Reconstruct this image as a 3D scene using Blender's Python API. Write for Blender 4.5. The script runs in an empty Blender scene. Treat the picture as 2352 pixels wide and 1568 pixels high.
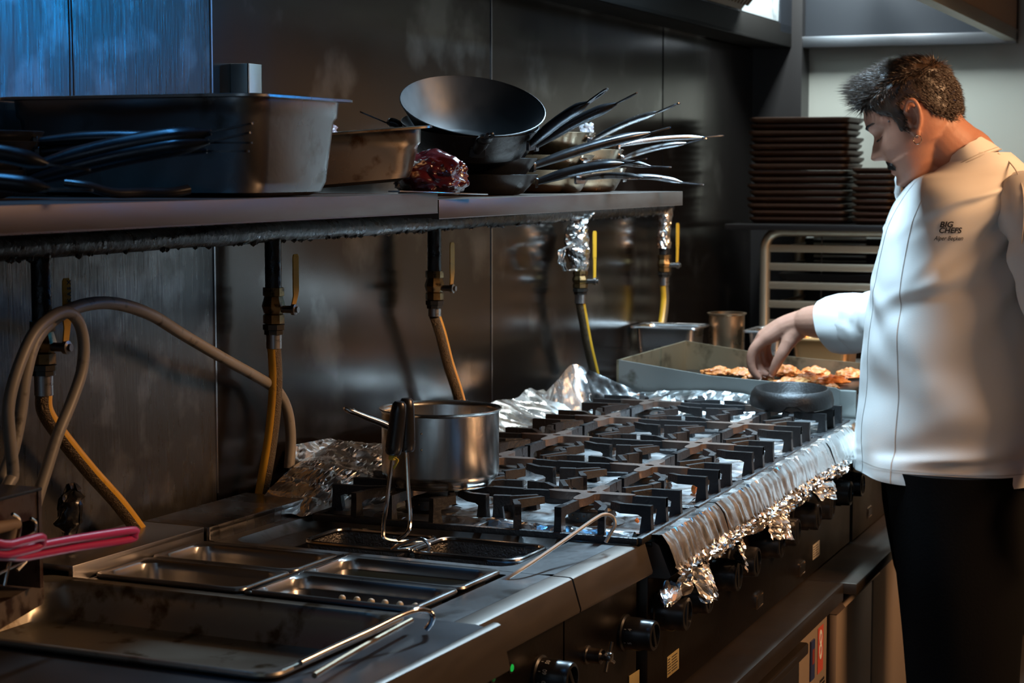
import bpy, bmesh, math, random
from mathutils import Vector, Matrix, Euler, noise
random.seed(7)
PI = math.pi
SC = bpy.context.scene
COL = SC.collection
V = Vector
# ------------------------------------------------------------------ camera
FPX, YAW, PITCH, CZ = 4400.0, math.radians(21.96), math.radians(5.1), 1.41
FW = V((math.cos(YAW)*math.cos(PITCH), math.sin(YAW)*math.cos(PITCH), -math.sin(PITCH)))
RT = V((math.sin(YAW), -math.cos(YAW), 0))
UP = RT.cross(FW)
CAM = V((0, 0, CZ))
def pt(u, v, X=None, Y=None, Z=None):
    """survey helper: where the sight line through a photo point meets a plane of the room"""
    d = FW*FPX + RT*(u-1176) - UP*(v-784)
    if X is not None: k = X/d.x
    elif Y is not None: k = Y/d.y
    else: k = (Z-CZ)/d.z
    return CAM + d*k
cd = bpy.data.cameras.new('camera'); cam = bpy.data.objects.new('camera', cd); COL.objects.link(cam)
cam.location = CAM; cam.rotation_euler = (PI/2-PITCH, 0, YAW-PI/2)
cd.sensor_width = 36; cd.lens = FPX/2352*36; cd.clip_start = .05
cd.dof.use_dof = True; cd.dof.focus_distance = 2.95; cd.dof.aperture_fstop = 10
SC.camera = cam
# ------------------------------------------------------------------ materials
MATS = {}
def mat(name, col, metal=0., rough=.5, var=.25, vs=6., col2=None, bump=0., bs=60., rvar=0., stretch=None,
        trans=0., ior=1.45, emit=None, es=0., spots=None, spot_s=18., spot_t=.62, coat=0., sss=0., spec=None, alpha=1., aniso=0.):
    if name in MATS: return MATS[name]
    m = bpy.data.materials.new(name); m.use_nodes = True
    nt = m.node_tree; N = nt.nodes; L = nt.links; b = N['Principled BSDF']
    b.inputs['Metallic'].default_value = metal; b.inputs['Roughness'].default_value = rough
    tc = N.new('ShaderNodeTexCoord'); mp = N.new('ShaderNodeMapping'); L.new(tc.outputs['Object'], mp.inputs['Vector'])
    if stretch: mp.inputs['Scale'].default_value = stretch
    n1 = N.new('ShaderNodeTexNoise'); n1.inputs['Scale'].default_value = vs; n1.inputs['Detail'].default_value = 5
    L.new(mp.outputs['Vector'], n1.inputs['Vector'])
    c2 = col2 or tuple(c*(1-var) for c in col)
    mx = N.new('ShaderNodeMix'); mx.data_type = 'RGBA'
    mx.inputs[6].default_value = (*col, 1); mx.inputs[7].default_value = (*c2, 1)
    L.new(n1.outputs['Fac'], mx.inputs[0])
    out = mx.outputs[2]
    if spots:
        n3 = N.new('ShaderNodeTexNoise'); n3.inputs['Scale'].default_value = spot_s; n3.inputs['Detail'].default_value = 6
        L.new(tc.outputs['Object'], n3.inputs['Vector'])
        rp = N.new('ShaderNodeValToRGB'); rp.color_ramp.elements[0].position = spot_t-.06; rp.color_ramp.elements[1].position = spot_t+.06
        L.new(n3.outputs['Fac'], rp.inputs[0])
        m2 = N.new('ShaderNodeMix'); m2.data_type = 'RGBA'; L.new(rp.outputs[0], m2.inputs[0])
        L.new(out, m2.inputs[6]); m2.inputs[7].default_value = (*spots, 1); out = m2.outputs[2]
    L.new(out, b.inputs['Base Color'])
    if rvar:
        mr = N.new('ShaderNodeMapRange'); mr.inputs[3].default_value = max(.02, rough-rvar); mr.inputs[4].default_value = min(1, rough+rvar)
        mr.inputs[1].default_value = .3; mr.inputs[2].default_value = .7
        L.new(n1.outputs['Fac'], mr.inputs[0]); L.new(mr.outputs[0], b.inputs['Roughness'])
    if bump:
        n2 = N.new('ShaderNodeTexNoise'); n2.inputs['Scale'].default_value = bs; n2.inputs['Detail'].default_value = 4
        L.new(mp.outputs['Vector'], n2.inputs['Vector'])
        bp = N.new('ShaderNodeBump'); bp.inputs['Strength'].default_value = bump; bp.inputs['Distance'].default_value = .004
        L.new(n2.outputs['Fac'], bp.inputs['Height']); L.new(bp.outputs[0], b.inputs['Normal'])
    if trans: b.inputs['Transmission Weight'].default_value = trans; b.inputs['IOR'].default_value = ior
    if emit: b.inputs['Emission Color'].default_value = (*emit, 1); b.inputs['Emission Strength'].default_value = es
    if coat: b.inputs['Coat Weight'].default_value = coat; b.inputs['Coat Roughness'].default_value = .15
    if sss:
        b.inputs['Subsurface Weight'].default_value = sss; b.inputs['Subsurface Radius'].default_value = (1, .35, .2); b.inputs['Subsurface Scale'].default_value = .008
    if spec is not None: b.inputs['Specular IOR Level'].default_value = spec
    if aniso: b.inputs['Anisotropic'].default_value = aniso
    if alpha < 1: b.inputs['Alpha'].default_value = alpha
    MATS[name] = m
    return m
STEEL = mat('brushed_steel', (.42,.41,.40), 1, .30, .2, 8, bump=.05, bs=220, rvar=.07, stretch=(1,1,6))
STEEL_D = mat('greasy_steel', (.26,.25,.245), 1, .30, .3, 5, bump=.06, bs=180, rvar=.1, stretch=(3,1,1), spots=(.09,.075,.06), spot_t=.66)
STEEL_TOP = mat('worn_steel_top', (.30,.30,.305), 1, .36, .3, 7, bump=.08, bs=90, rvar=.08, spots=(.12,.11,.1), spot_t=.64)
STEEL_W = mat('wall_steel', (.076,.060,.050), .94, .19, .18, 1.6, bump=.012, bs=30, rvar=.05, stretch=(2.5,1,.5), spots=(.2,.185,.17), spot_s=5, spot_t=.62)
STEEL_P = mat('polished_steel', (.55,.54,.53), 1, .17, .15, 12, rvar=.05)
STEEL_B = mat('burnt_steel', (.42,.33,.22), 1, .32, .3, 14, col2=(.2,.13,.08), rvar=.1)
PANEL = mat('control_panel_steel', (.075,.062,.052), 1, .34, .3, 5, bump=.06, bs=120, rvar=.08, spots=(.05,.035,.02), spot_t=.68)
IRON = mat('cast_iron', (.028,.027,.028), .35, .42, .4, 30, bump=.35, bs=180, rvar=.1)
IRON_HUB = mat('worn_cast_iron', (.17,.135,.115), .7, .45, .4, 24, col2=(.09,.055,.04), bump=.25, bs=160, rvar=.1)
BLACK = mat('black_plastic', (.012,.012,.013), 0, .28, .2, 20, rvar=.06)
BLACKM = mat('black_matte', (.008,.008,.009), 0, .55, .2, 20)
FOIL = mat('aluminium_foil', (.88,.87,.85), 1, .24, .06, 30, bump=.12, bs=60, rvar=.08)
FOIL_DIRTY = mat('greasy_foil', (.86,.86,.86), 1, .30, .15, 18, bump=.2, bs=60, rvar=.1, spots=(.3,.2,.12), spot_s=30, spot_t=.72)
BRASS = mat('brass_dirty', (.28,.19,.085), 1, .38, .45, 30, rvar=.1, spots=(.03,.022,.015), spot_s=60, spot_t=.6)
BLACKPIPE = mat('greasy_black_pipe', (.008,.008,.008), 0, .3, .3, 30, bump=.7, bs=70, rvar=.15)
YELLOW = mat('yellow_enamel', (.55,.30,.02), 0, .42, .35, 25, spots=(.1,.05,.01), spot_s=60, spot_t=.66)
YHOSE = mat('yellow_hose', (.62,.33,.02), 0, .4, .3, 16, spots=(.14,.08,.01), spot_s=40, spot_t=.68)
BRAID = mat('braided_steel_sleeve', (.17,.125,.075), .8, .4, .5, 260, bump=1.0, bs=420)
GREYHOSE = mat('grey_rubber_hose', (.22,.20,.17), 0, .45, .35, 18, spots=(.05,.04,.03), spot_s=40, spot_t=.66)
# ------------------------------------------------------------------ mesh helpers
def nb(): return bmesh.new()
def obj(name, bm, m, parent=None, smooth=True, ang=40):
    bmesh.ops.recalc_face_normals(bm, faces=bm.faces[:])
    me = bpy.data.meshes.new(name); bm.to_mesh(me); bm.free()
    ms = m if isinstance(m, (list, tuple)) else [m]
    for x in ms: me.materials.append(x)
    if smooth:
        for p in me.polygons: p.use_smooth = True
        me.set_sharp_from_angle(angle=math.radians(ang))
    o = bpy.data.objects.new(name, me); COL.objects.link(o)
    if parent: o.parent = parent
    return o
def tag(o, label, cat, group=None, kind=None):
    o['label'] = label
    if cat: o['category'] = cat
    if group: o['group'] = group
    if kind: o['kind'] = kind
    return o
def thing(name, label, cat, loc=(0,0,0), rz=0, group=None, rot=None):
    o = bpy.data.objects.new(name, None); COL.objects.link(o); o.empty_display_size = .05
    o.location = loc; o.rotation_euler = rot if rot else (0,0,rz)
    return tag(o, label, cat, group)
def struct(name, bm, m, label=None, **k):
    o = obj(name, bm, m, **k); o['kind'] = 'structure'
    o['label'] = label or name.replace('_', ' ')
    o['category'] = name.split('_')[0]
    return o
def dup(root, loc=None, rot=None, label=None):
    r = root.copy(); COL.objects.link(r)
    if loc is not None: r.location = loc
    if rot is not None: r.rotation_euler = rot
    if label: r['label'] = label
    for ch in root.children:
        c = ch.copy(); COL.objects.link(c); c.parent = r
        for g in ch.children:
            d = g.copy(); COL.objects.link(d); d.parent = c
    return r
def box(bm, x0, x1, y0, y1, z0, z1, bev=0., M=None, seg=2):
    t = bmesh.new()
    bmesh.ops.create_cube(t, size=1, matrix=Matrix.Translation(((x0+x1)/2,(y0+y1)/2,(z0+z1)/2)) @ Matrix.Diagonal((x1-x0,y1-y0,z1-z0,1)))
    if bev: bmesh.ops.bevel(t, geom=t.edges[:], offset=bev, segments=seg, profile=.5, affect='EDGES')
    merge(bm, t, M); return bm
def merge(bm, t, M=None, mi=None):
    vm = [bm.verts.new(M @ v.co if M else v.co) for v in t.verts]
    t.verts.index_update()
    for f in t.faces:
        try:
            nf = bm.faces.new([vm[v.index] for v in f.verts]); nf.material_index = f.material_index if mi is None else mi
        except ValueError: pass
    t.free()
def frame_of(d, up=V((0,0,1))):
    d = d.normalized()
    if abs(d.dot(up)) > .98: up = V((1,0,0))
    a = up.cross(d).normalized(); b = d.cross(a).normalized()
    return a, b
def tube(bm, pts, r, seg=10, closed=False, caps=True, flat=1., mi=0):
    """sweep a round (or flattened) section along points; r a number or list"""
    pts = [V(p) for p in pts]; n = len(pts); rs = r if isinstance(r, (list, tuple)) else [r]*n
    rings = []; a = None
    for i, p in enumerate(pts):
        if closed: d = pts[(i+1) % n]-pts[i-1]
        else: d = pts[min(i+1, n-1)]-pts[max(i-1, 0)]
        d.normalize()
        if a is None: a, b = frame_of(d)
        else:
            a = (a - d*a.dot(d)).normalized(); b = d.cross(a).normalized()
        rings.append([bm.verts.new(p + (a*math.cos(2*PI*k/seg) + b*math.sin(2*PI*k/seg)*flat)*rs[i]) for k in range(seg)])
    for i in range(n if closed else n-1):
        A, B = rings[i], rings[(i+1) % n]
        for k in range(seg):
            f = bm.faces.new((A[k], A[(k+1) % seg], B[(k+1) % seg], B[k])); f.material_index = mi
    if caps and not closed:
        for R in (rings[0][::-1], rings[-1]): bm.faces.new(R).material_index = mi
    return bm
def smooth_path(pts, n=8):
    """Catmull-Rom through points"""
    P = [V(p) for p in pts]; out = []
    for i in range(len(P)-1):
        p0, p1, p2, p3 = P[max(i-1,0)], P[i], P[i+1], P[min(i+2,len(P)-1)]
        for k in range(n):
            t = k/n
            out.append(.5*((2*p1)+(p2-p0)*t+(2*p0-5*p1+4*p2-p3)*t*t+(3*p1-p0-3*p2+p3)*t**3))
    out.append(P[-1]); return out
def lathe(bm, prof, seg=40, M=None, close=False, mi=0):
    rings = []
    for r, z in prof:
        if r < 1e-6:
            v = bm.verts.new(M @ V((0,0,z)) if M else V((0,0,z))); rings.append([v])
        else:
            R = []
            for k in range(seg):
                c = V((r*math.cos(2*PI*k/seg), r*math.sin(2*PI*k/seg), z)); R.append(bm.verts.new(M @ c if M else c))
            rings.append(R)
    for A, B in zip(rings, rings[1:]):
        if len(A) == 1 and len(B) == 1: continue
        for k in range(seg):
            q = (k+1) % seg
            if len(A) == 1: f = bm.faces.new((A[0], B[k], B[q]))
            elif len(B) == 1: f = bm.faces.new((A[k], A[q], B[0]))
            else: f = bm.faces.new((A[k], A[q], B[q], B[k]))
            f.material_index = mi
    return bm
def rrect(hx, hy, r, z, n=6, cx=0, cy=0):
    r = min(r, hx*.999, hy*.999); o = []
    for sx, sy, a0 in ((1,1,0),(-1,1,PI/2),(-1,-1,PI),(1,-1,1.5*PI)):
        for k in range(n+1):
            a = a0 + PI/2*k/n
            o.append(V((cx+sx*(hx-r)+r*math.cos(a), cy+sy*(hy-r)+r*math.sin(a), z)))
    return o
def loft(bm, rings, cap0=False, cap1=False, M=None, mi=0, closed=True):
    R = [[bm.verts.new(M @ p if M else p) for p in ring] for ring in rings]
    n = len(R[0])
    for A, B in zip(R, R[1:]):
        for k in range(n if closed else n-1):
            f = bm.faces.new((A[k], A[(k+1) % n], B[(k+1) % n], B[k])); f.material_index = mi
    if cap0: bm.faces.new(R[0][::-1]).material_index = mi
    if cap1: bm.faces.new(R[-1]).material_index = mi
    return R
def prism(bm, poly, h0, h1, M=None, mi=0):
    """extrude an xy polygon between two heights"""
    A = [V((p[0], p[1], h0)) for p in poly]; B = [V((p[0], p[1], h1)) for p in poly]
    loft(bm, [A, B], True, True, M, mi)
def bar(bm, a, b, w, h, bev=0):
    """square bar between two points (w across, h upright)"""
    a = V(a); b = V(b); d = b-a; L = d.length; x, y = frame_of(d)
    M = Matrix((( x.x, y.x, d.x/L, a.x), (x.y, y.y, d.y/L, a.y), (x.z, y.z, d.z/L, a.z), (0,0,0,1)))
    box(bm, -w/2, w/2, -h/2, h/2, 0, L, bev, M)
def ring_pts(c, r, n, ax=V((0,0,1))):
    a, b = frame_of(ax)
    return [V(c)+a*r*math.cos(2*PI*k/n)+b*r*math.sin(2*PI*k/n) for k in range(n)]
def crumple(p, amp, s, seed=0.):
    """sharp foil creases"""
    q = V(p)*s + V((seed, seed*1.7, -seed))
    a = abs(noise.noise(q)); b = abs(noise.noise(q*2.3+V((5,1,2)))); c = noise.noise(q*.45+V((9,9,1)))
    return amp*(1.3*a + .6*b + .9*c - .5)
def sheet(bm, f, nu, nv, skip=None, jit=.35, tri=True):
    G = []
    for i in range(nu+1):
        row = []
        for j in range(nv+1):
            ju = random.uniform(-jit, jit) if 0 < i < nu else 0; jv = random.uniform(-jit, jit) if 0 < j < nv else 0
            row.append(bm.verts.new(f((i+ju)/nu, (j+jv)/nv)))
        G.append(row)
    for i in range(nu):
        for j in range(nv):
            q = (G[i][j], G[i+1][j], G[i+1][j+1], G[i][j+1])
            if skip and skip(sum((x.co for x in q), V())/4): continue
            if tri:
                if random.random() < .5: bm.faces.new((q[0],q[1],q[2])); bm.faces.new((q[0],q[2],q[3]))
                else: bm.faces.new((q[0],q[1],q[3])); bm.faces.new((q[1],q[2],q[3]))
            else: bm.faces.new(q)
    return G
def text_bm(s, size, depth=.0006, shear=0., xs=1., space=1., bold=0., align='CENTER'):
    cu = bpy.data.curves.new('t', 'FONT'); cu.body = s; cu.size = size; cu.extrude = depth; cu.shear = shear
    cu.align_x = align; cu.align_y = 'CENTER'; cu.space_character = space; cu.offset = bold; cu.resolution_u = 3
    o = bpy.data.objects.new('t', cu); COL.objects.link(o)
    dg = bpy.context.evaluated_depsgraph_get(); dg.update(); me = o.evaluated_get(dg).to_mesh()
    bm = bmesh.new(); bm.from_mesh(me); o.evaluated_get(dg).to_mesh_clear()
    bpy.data.objects.remove(o); bpy.data.curves.remove(cu)
    for v in bm.verts: v.co.x *= xs
    return bm
def mat_axes(o, x, y, z):
    return Matrix(((x.x,y.x,z.x,o.x),(x.y,y.y,z.y,o.y),(x.z,y.z,z.z,o.z),(0,0,0,1)))
# ================================================================== SETTING
WY = 1.56                                   # the steel wall behind the cooking line
FX = 5.98                                   # end wall behind the cook
def wall_panel(i, x0, x1, dy=0):
    b = nb(); box(b, x0+.0012, x1-.0012, WY+dy, WY+.03, 0, 2.75); return b
seams = [-1.6, .4, 1.45, pt(487,300,Y=WY).x, pt(1128,300,Y=WY).x, pt(1523,200,Y=WY).x, FX]
bw = nb()
for i in range(len(seams)-1): box(bw, seams[i]+.0012, seams[i+1]-.0012, WY, WY+.03, 0, 2.75)
box(bw, -1.6, FX, WY+.031, WY+.1, 0, 2.75)
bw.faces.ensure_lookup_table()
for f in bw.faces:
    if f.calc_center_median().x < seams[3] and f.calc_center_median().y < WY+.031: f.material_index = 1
BLUE_CATCH = mat('blue_catch_wall_steel', (.10,.095,.09), .75, .30, .2, 9, bump=.10, bs=26, rvar=.06, stretch=(9,1,.9), spots=(.16,.155,.15), spot_s=14, spot_t=.56)  # paler, rougher finish put in so the blue light shows on this panel
struct('wall_back', bw, [STEEL_W, BLUE_CATCH], 'dark stainless steel wall panels behind the cooking line')
TRIMM = mat('seam_steel', (.6,.6,.62), 1, .25)
for i, k in enumerate((3, 4, 5)):
    b = nb(); box(b, seams[k]-.0022, seams[k]+.0022, WY-.002, WY+.002, .9, 2.75); struct('trim_%d' % (i+1), b, TRIMM if k < 5 else STEEL_W, 'vertical seam strip between steel wall panels')
b = nb()
xs = pt(158,100,Y=WY).x
for dx, ph in ((-.004, 0), (.004, 1.3)):
    tube(b, [(xs+dx+.0015*math.sin(k*.9+ph)+(.004 if k<5 else 0), WY-.0005, 1.5+k*.05) for k in range(16)], .0008, 5)
struct('trim_4', b, BLACKM, 'thin uneven black sealant lines on the blue lit wall')
b = nb(); box(b, -1.6, 8, -2.6, 1.7, -.1, 0)
FLOOR = mat('floor_tile', (.09,.075,.06), 0, .35, .4, 3, bump=.05, bs=8, rvar=.1)
struct('floor', b, FLOOR, 'brown tiled kitchen floor')
b = nb(); box(b, -1.6, 8, -2.6, 1.7, 2.75, 2.85)
CEIL = mat('ceiling_paint', (.16,.12,.09), 0, .8, .2, 2)
struct('ceiling', b, CEIL, 'kitchen ceiling')
WARM = mat('opposite_wall_tile', (.13,.082,.05), 0, .5, .4, 2)
b = nb(); box(b, -1.6, 8, -2.6, -2.5, 0, 2.75); struct('wall_front', b, WARM, 'warm tiled wall opposite the cooking line')
b = nb(); box(b, -1.7, -1.6, -2.6, 1.7, 0, 2.75); struct('wall_left', b, mat('near_wall', (.32,.33,.35), 0, .6), 'wall at the near end of the kitchen')
ENDW = mat('end_wall_panel', (.50,.52,.48), .3, .38, .12, 2, rvar=.06)
yc = pt(1858,200,X=FX).y
b = nb(); box(b, FX, FX+.1, -2.6, yc, 0, 2.75); box(b, FX-.004, FX, -2.6, yc, 1.755, 1.79)
struct('wall_right', b, ENDW, 'pale metal end wall behind the chef')
b = nb(); box(b, FX-.1, FX+.1, yc, WY+.1, 0, 2.75)
struct('trim_5', b, mat('dark_column', (.02,.019,.02), 0, .4, .3, 4), 'black column in the far corner')
# ------------------------------------------------------------------ exhaust hood
HZ = 1.80
hA = pt(1270, -2, Z=HZ); hB = pt(1815, 103, Z=HZ); hC = pt(2352, 112, Z=HZ)
HY1, HY0, HXE = 1.45, .78, 5.92
hood = thing('exhaust_hood', 'large steel exhaust hood hanging over the stove at the top of the photo', 'hood', (3.4, 1.1, HZ))
def hb(name, bm, m, **k):
    for v in bm.verts: v.co -= V((3.4,1.1,HZ))
    return obj(name, bm, m, hood, **k)
HX0 = 2.4
HOODM = mat('hood_steel_inside', (.010,.014,.021), .3, .5, .3, 2, bump=.04, bs=30, rvar=.08)
GUT = mat('greasy_gutter', (.006,.0055,.005), .0, .7, .4, 8, spec=.12)
b = nb(); box(b, HX0, HXE, HY1-.012, HY1+.10, HZ-.012, HZ+.0, .002); box(b, HX0, HXE, HY1-.012, HY1-.004, HZ-.012, HZ+.055, .002); hb('grease_gutter', b, GUT)
b = nb(); box(b, HX0, HXE, HY1-.003, HY1+.002, HZ+.056, HZ+.064, .001); hb('gutter_edge', b, STEEL_D)
b = nb(); box(b, HX0, HXE, HY0-.02, HY0+.015, HZ-.006, HZ+.03, .002); hb('front_rail', b, mat('hood_skirt_steel', (.42,.43,.40), 1, .42, .2, 4))
b = nb(); box(b, HX0, HXE, HY0-.016, HY0-.0105, HZ+.03, 2.55); hb('outer_skirt', b, mat('warm_lit_skirt_steel', (.55,.40,.29), .4, .5, .15, 3))  # warm room light painted into the tan of the outer plate
b = nb(); box(b, HX0, HXE, HY0-.010, HY0-.004, HZ+.03, 2.55); hb('front_skirt', b, mat('hood_skirt_darkened', (.07,.068,.065), .9, .5, .2, 4))  # inner plate darkened by colour so the wall mirrors less lamplight
b = nb(); box(b, HXE, HXE+.012, HY0-.02, HY1+.1, HZ, 2.55); hb('end_panel', b, HOODM)
b = nb(); box(b, HXE-.03, HXE+.02, HY0-.02, HY1+.02, HZ-.012, HZ+.022, .003); hb('end_rail', b, mat('hood_rail', (.24,.26,.29), 1, .38))
b = nb(); box(b, HX0-.012, HX0, HY0-.02, HY1+.1, HZ, 2.55); hb('near_end_panel', b, HOODM)
b = nb(); box(b, HX0, HXE, HY0-.02, WY-.002, 2.55, 2.56); hb('top_panel', b, HOODM)
FILT = mat('filter_brown', (.12,.065,.028), .5, .5, .4, 10)
fx0 = HX0
xend = pt(1735,0,Y=HY1-.3).x
k = 0
x = 5.30
b0 = nb()
while x > 2.7:
    b = nb()
    P0 = V((0, HY1-.01, HZ+.06)); P1 = V((0, HY0+.22, 2.4)); d = P1-P0; nrm = V((0, d.z, -d.y)).normalized()*-1
    w = .5
    M = mat_axes(V((x-w, P0.y, P0.z)), V((1,0,0)), d.normalized(), V((1,0,0)).cross(d.normalized()))
    box(b, .004, w-.004, 0, d.length, -.01, .0, 0, M)
    for q in range(16):
        xx = .02+q*.03
        box(b, xx, xx+.018, .02, d.length-.02, .0, .012, .002, M, 1)
    f = hb('baffle_filter', b, FILT); x -= .5
# lamplight painted pale on the end cavity between filter bank and end panel
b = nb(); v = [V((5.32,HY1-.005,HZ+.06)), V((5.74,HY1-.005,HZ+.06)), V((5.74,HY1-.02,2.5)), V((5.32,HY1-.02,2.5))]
loft(b, [[v[0],v[1]],[v[3],v[2]]], closed=False); hb('back_panel', b, mat('hood_back_lit', (.75,.85,.9), .6, .4, .3, 6, bump=.1, bs=20, spots=(.05,.05,.05), spot_s=9, spot_t=.68))
b = nb(); box(b, 5.74, HXE, HY1-.012, HY1+.1, HZ+.03, 2.5); hb('corner_panel', b, HOODM)
b = nb(); tube(b, [(5.3,1.2,2.05),(5.75,1.2,2.05)], .02, 12); hb('lamp_tube', b, mat('lamp_glass', (.9,.9,.9), 0, .2))
# cardboard-coloured boxes / board above the aisle, right of the hood
b = nb(); p = pt(2200, 20, X=5.2); box(b, 4.2, 6.2, -.45, .70, 1.99, 2.74, .003)
struct('trim_6', b, mat('warm_board', (.62,.36,.2), 0, .6, .25, 3), 'warm tan soffit beyond the front skirt of the hood')
b = nb()

b = nb(); box(b, -1.5, 7.5, -2.49, -1.75, 1.62, 2.74, .01)  # added out of view: the upper steel wall mirrors it as dark
struct('trim_7', b, mat('dark_reflection_block', (.02,.02,.022), .2, .5), 'unseen dark block added opposite the cooking line to darken the wall reflection')

b = nb(); box(b, -1.5, 5.6, -2.49, -2.05, 0, 1.0, .01)  # added warm reflector, unseen, browns the lower part of the steel wall
struct('trim_8', b, mat('warm_reflection_block', (.50,.27,.12), 0, .55, .25, 3), 'unseen warm brown block added opposite the cooking line to brighten the lower wall reflection')
# ================================================================== COOKING LINE
T = .88                                     # worktop height
PV = V((2.585, .835)); RZ = math.radians(-3.0)
def LU(s, t, z=0):
    return V((PV.x + s*math.cos(RZ) - t*math.sin(RZ), PV.y + s*math.sin(RZ) + t*math.cos(RZ), z))
def unit_root(name, label, cat): return thing(name, label, cat, (PV.x, PV.y, 0), RZ)
def front_lip(s0, s1, y=0., z=T, h=.045):
    b = nb(); prof = [(.0295 if y == 0 else .0095, z), (.004, z), (.0, z-.002), (-.012, z-h+.004), (-.011, z-h), (.02, z-h)]
    loft(b, [[V((s0, y+p[0], p[1])) for p in prof], [V((s1, y+p[0], p[1])) for p in prof]], True, True, closed=True); return b
BASEZ = .62
FZ0 = BASEZ+.002
LIPM = mat('front_lip_steel', (.17,.145,.125), .9, .42, .12, 10, rvar=.05, stretch=(1,1,5))
def deck(b, s0, s1, t0, t1, hole, z=T, r=.02, th=.002):
    """flat deck with a rounded opening (hole = s0,s1,t0,t1)"""
    cx, cy = (hole[0]+hole[1])/2, (hole[2]+hole[3])/2; hx, hy = (hole[1]-hole[0])/2, (hole[3]-hole[2])/2
    inn = rrect(hx, hy, r, z, 6, cx, cy)
    out = []
    for p in inn:
        ax = (p.x-cx)/hx; ay = (p.y-cy)/hy
        q = V((cx+(s1-cx if ax > 0 else cx-s0)*(1 if ax > 0 else -1)*abs(ax), cy+((t1-cy) if ay > 0 else (cy-t0))*ay/abs(ay or 1)*abs(ay), z))
        if abs(ax) > .99 or abs(ay) > .99: pass
        # push onto outer rectangle
        ex = s1 if ax > 0 else s0; ey = t1 if ay > 0 else t0
        if abs(ax) > abs(ay): out.append(V((ex, cy+(ey-cy)*abs(ay)/1.0, z)))
        else: out.append(V((cx+(ex-cx)*abs(ax), ey, z)))
    loft(b, [out, inn])
    return inn
# ---- pasta cooker (next to the stove)
u = unit_root('pasta_cooker', 'steel pasta cooker with sunken tank between the pan unit and the stove', 'pasta cooker')
S0, S1 = -.268, -.004
b = nb(); deck(b, S0, S1, .03, .565, (S0+.022, S1-.02, .10, .545), r=.03)
cx, cy, hx, hy = (S0+S1)/2+.001, .3225, (S1-S0-.042)/2, .2225
loft(b, [rrect(hx, hy, .03, T, 6, cx, cy), rrect(hx-.012, hy-.014, .025, T-.012, 6, cx, cy), rrect(hx-.016, hy-.02, .025, T-.014, 6, cx, cy),
         rrect(hx-.03, hy-.06, .03, T-.017, 6, cx, cy), rrect(hx-.032, hy-.063, .03, T-.022, 6, cx, cy), rrect(hx-.036, hy-.068, .03, T-.16, 6, cx, cy)], False, True)
obj('tank_top', b, STEEL_TOP, u)
b = nb(); loft(b, [rrect(hx-.037, hy-.07, .03, T-.11, 6, cx, cy)], False, True); obj('water', b, mat('dark_water', (.02,.022,.02), 0, .03, .1), u)
obj('front_lip', front_lip(S0+.002, S1), LIPM, u)
b = nb(); box(b, S0+.002, S1-.002, .012, .56, FZ0, T-.046); obj('body', b, PANEL, u)
b = nb(); box(b, S0+.001, S1+.03, .565, .565+.008, T-.005, T+.022, .002); box(b, S0+.001, S1+.01, .565, .68, T+.014, T+.022, .001); obj('back_ledge', b, STEEL_D, u)
# bain marie
u2 = unit_root('bain_marie', 'steel food warmer holding four small pans left of the pasta cooker', 'food warmer')
A0, A1 = -.566, -.270
b = nb(); deck(b, A0, A1, .03, .575, (-.533, -.288, .085, .568), r=.004)
loft(b, [rrect(.1225, .2415, .004, T, 6, -.4105, .3265), rrect(.1225, .2415, .004, T-.15, 6, -.4105, .3265)], False, True)
obj('well_top', b, STEEL_TOP, u2)
obj('front_lip', front_lip(A0, A1-.001), LIPM, u2)
b = nb(); box(b, A0, A1-.001, .012, .56, FZ0, T-.046); obj('body', b, PANEL, u2)
b = nb(); box(b, A0-.003, A1, .572, .58, T-.005, T+.022, .002); box(b, A0-.003, A1, .572, .69, T+.014, T+.022, .001); obj('back_ledge', b, mat('ledge_steel', (.46,.44,.43), 1, .36, .2, 8), u2)
b = nb(); box(b, -.535, -.287, .3225, .3345, T+.001, T+.007, .002); obj('divider_bar', b, STEEL_P, u2)
# tray unit (nearest)
u3 = unit_root('griddle_unit', 'nearest steel cooking unit at the bottom left, carrying the large shallow tray', 'cooking unit')
B0, B1 = -1.25, -.569
b = nb(); deck(b, B0, B1, -.02, .60, (-.885, -.595, .075, .598), z=T+.004, r=.02)
loft(b, [rrect(.145, .2615, .02, T+.004, 6, -.74, .3365), rrect(.145, .2615, .02, T-.08, 6, -.74, .3365)], False, True)
obj('well_top', b, mat('dark_worktop', (.16,.16,.17), 1, .4, .3, 6, rvar=.08), u3)
obj('front_lip', front_lip(B0, B1+.018, -.03, T+.004, .055), LIPM, u3)
b = nb(); box(b, B0, B1-.001, .012, .56, FZ0, T-.046); obj('body', b, PANEL, u3)
b = nb(); box(b, B0, B1-.02, .603, .613, T, T+.03, .002); obj('back_ledge', b, mat('rusty_ledge', (.33,.26,.2), .8, .45, .5, 20, spots=(.07,.04,.025), spot_s=30, spot_t=.55), u3)

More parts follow.
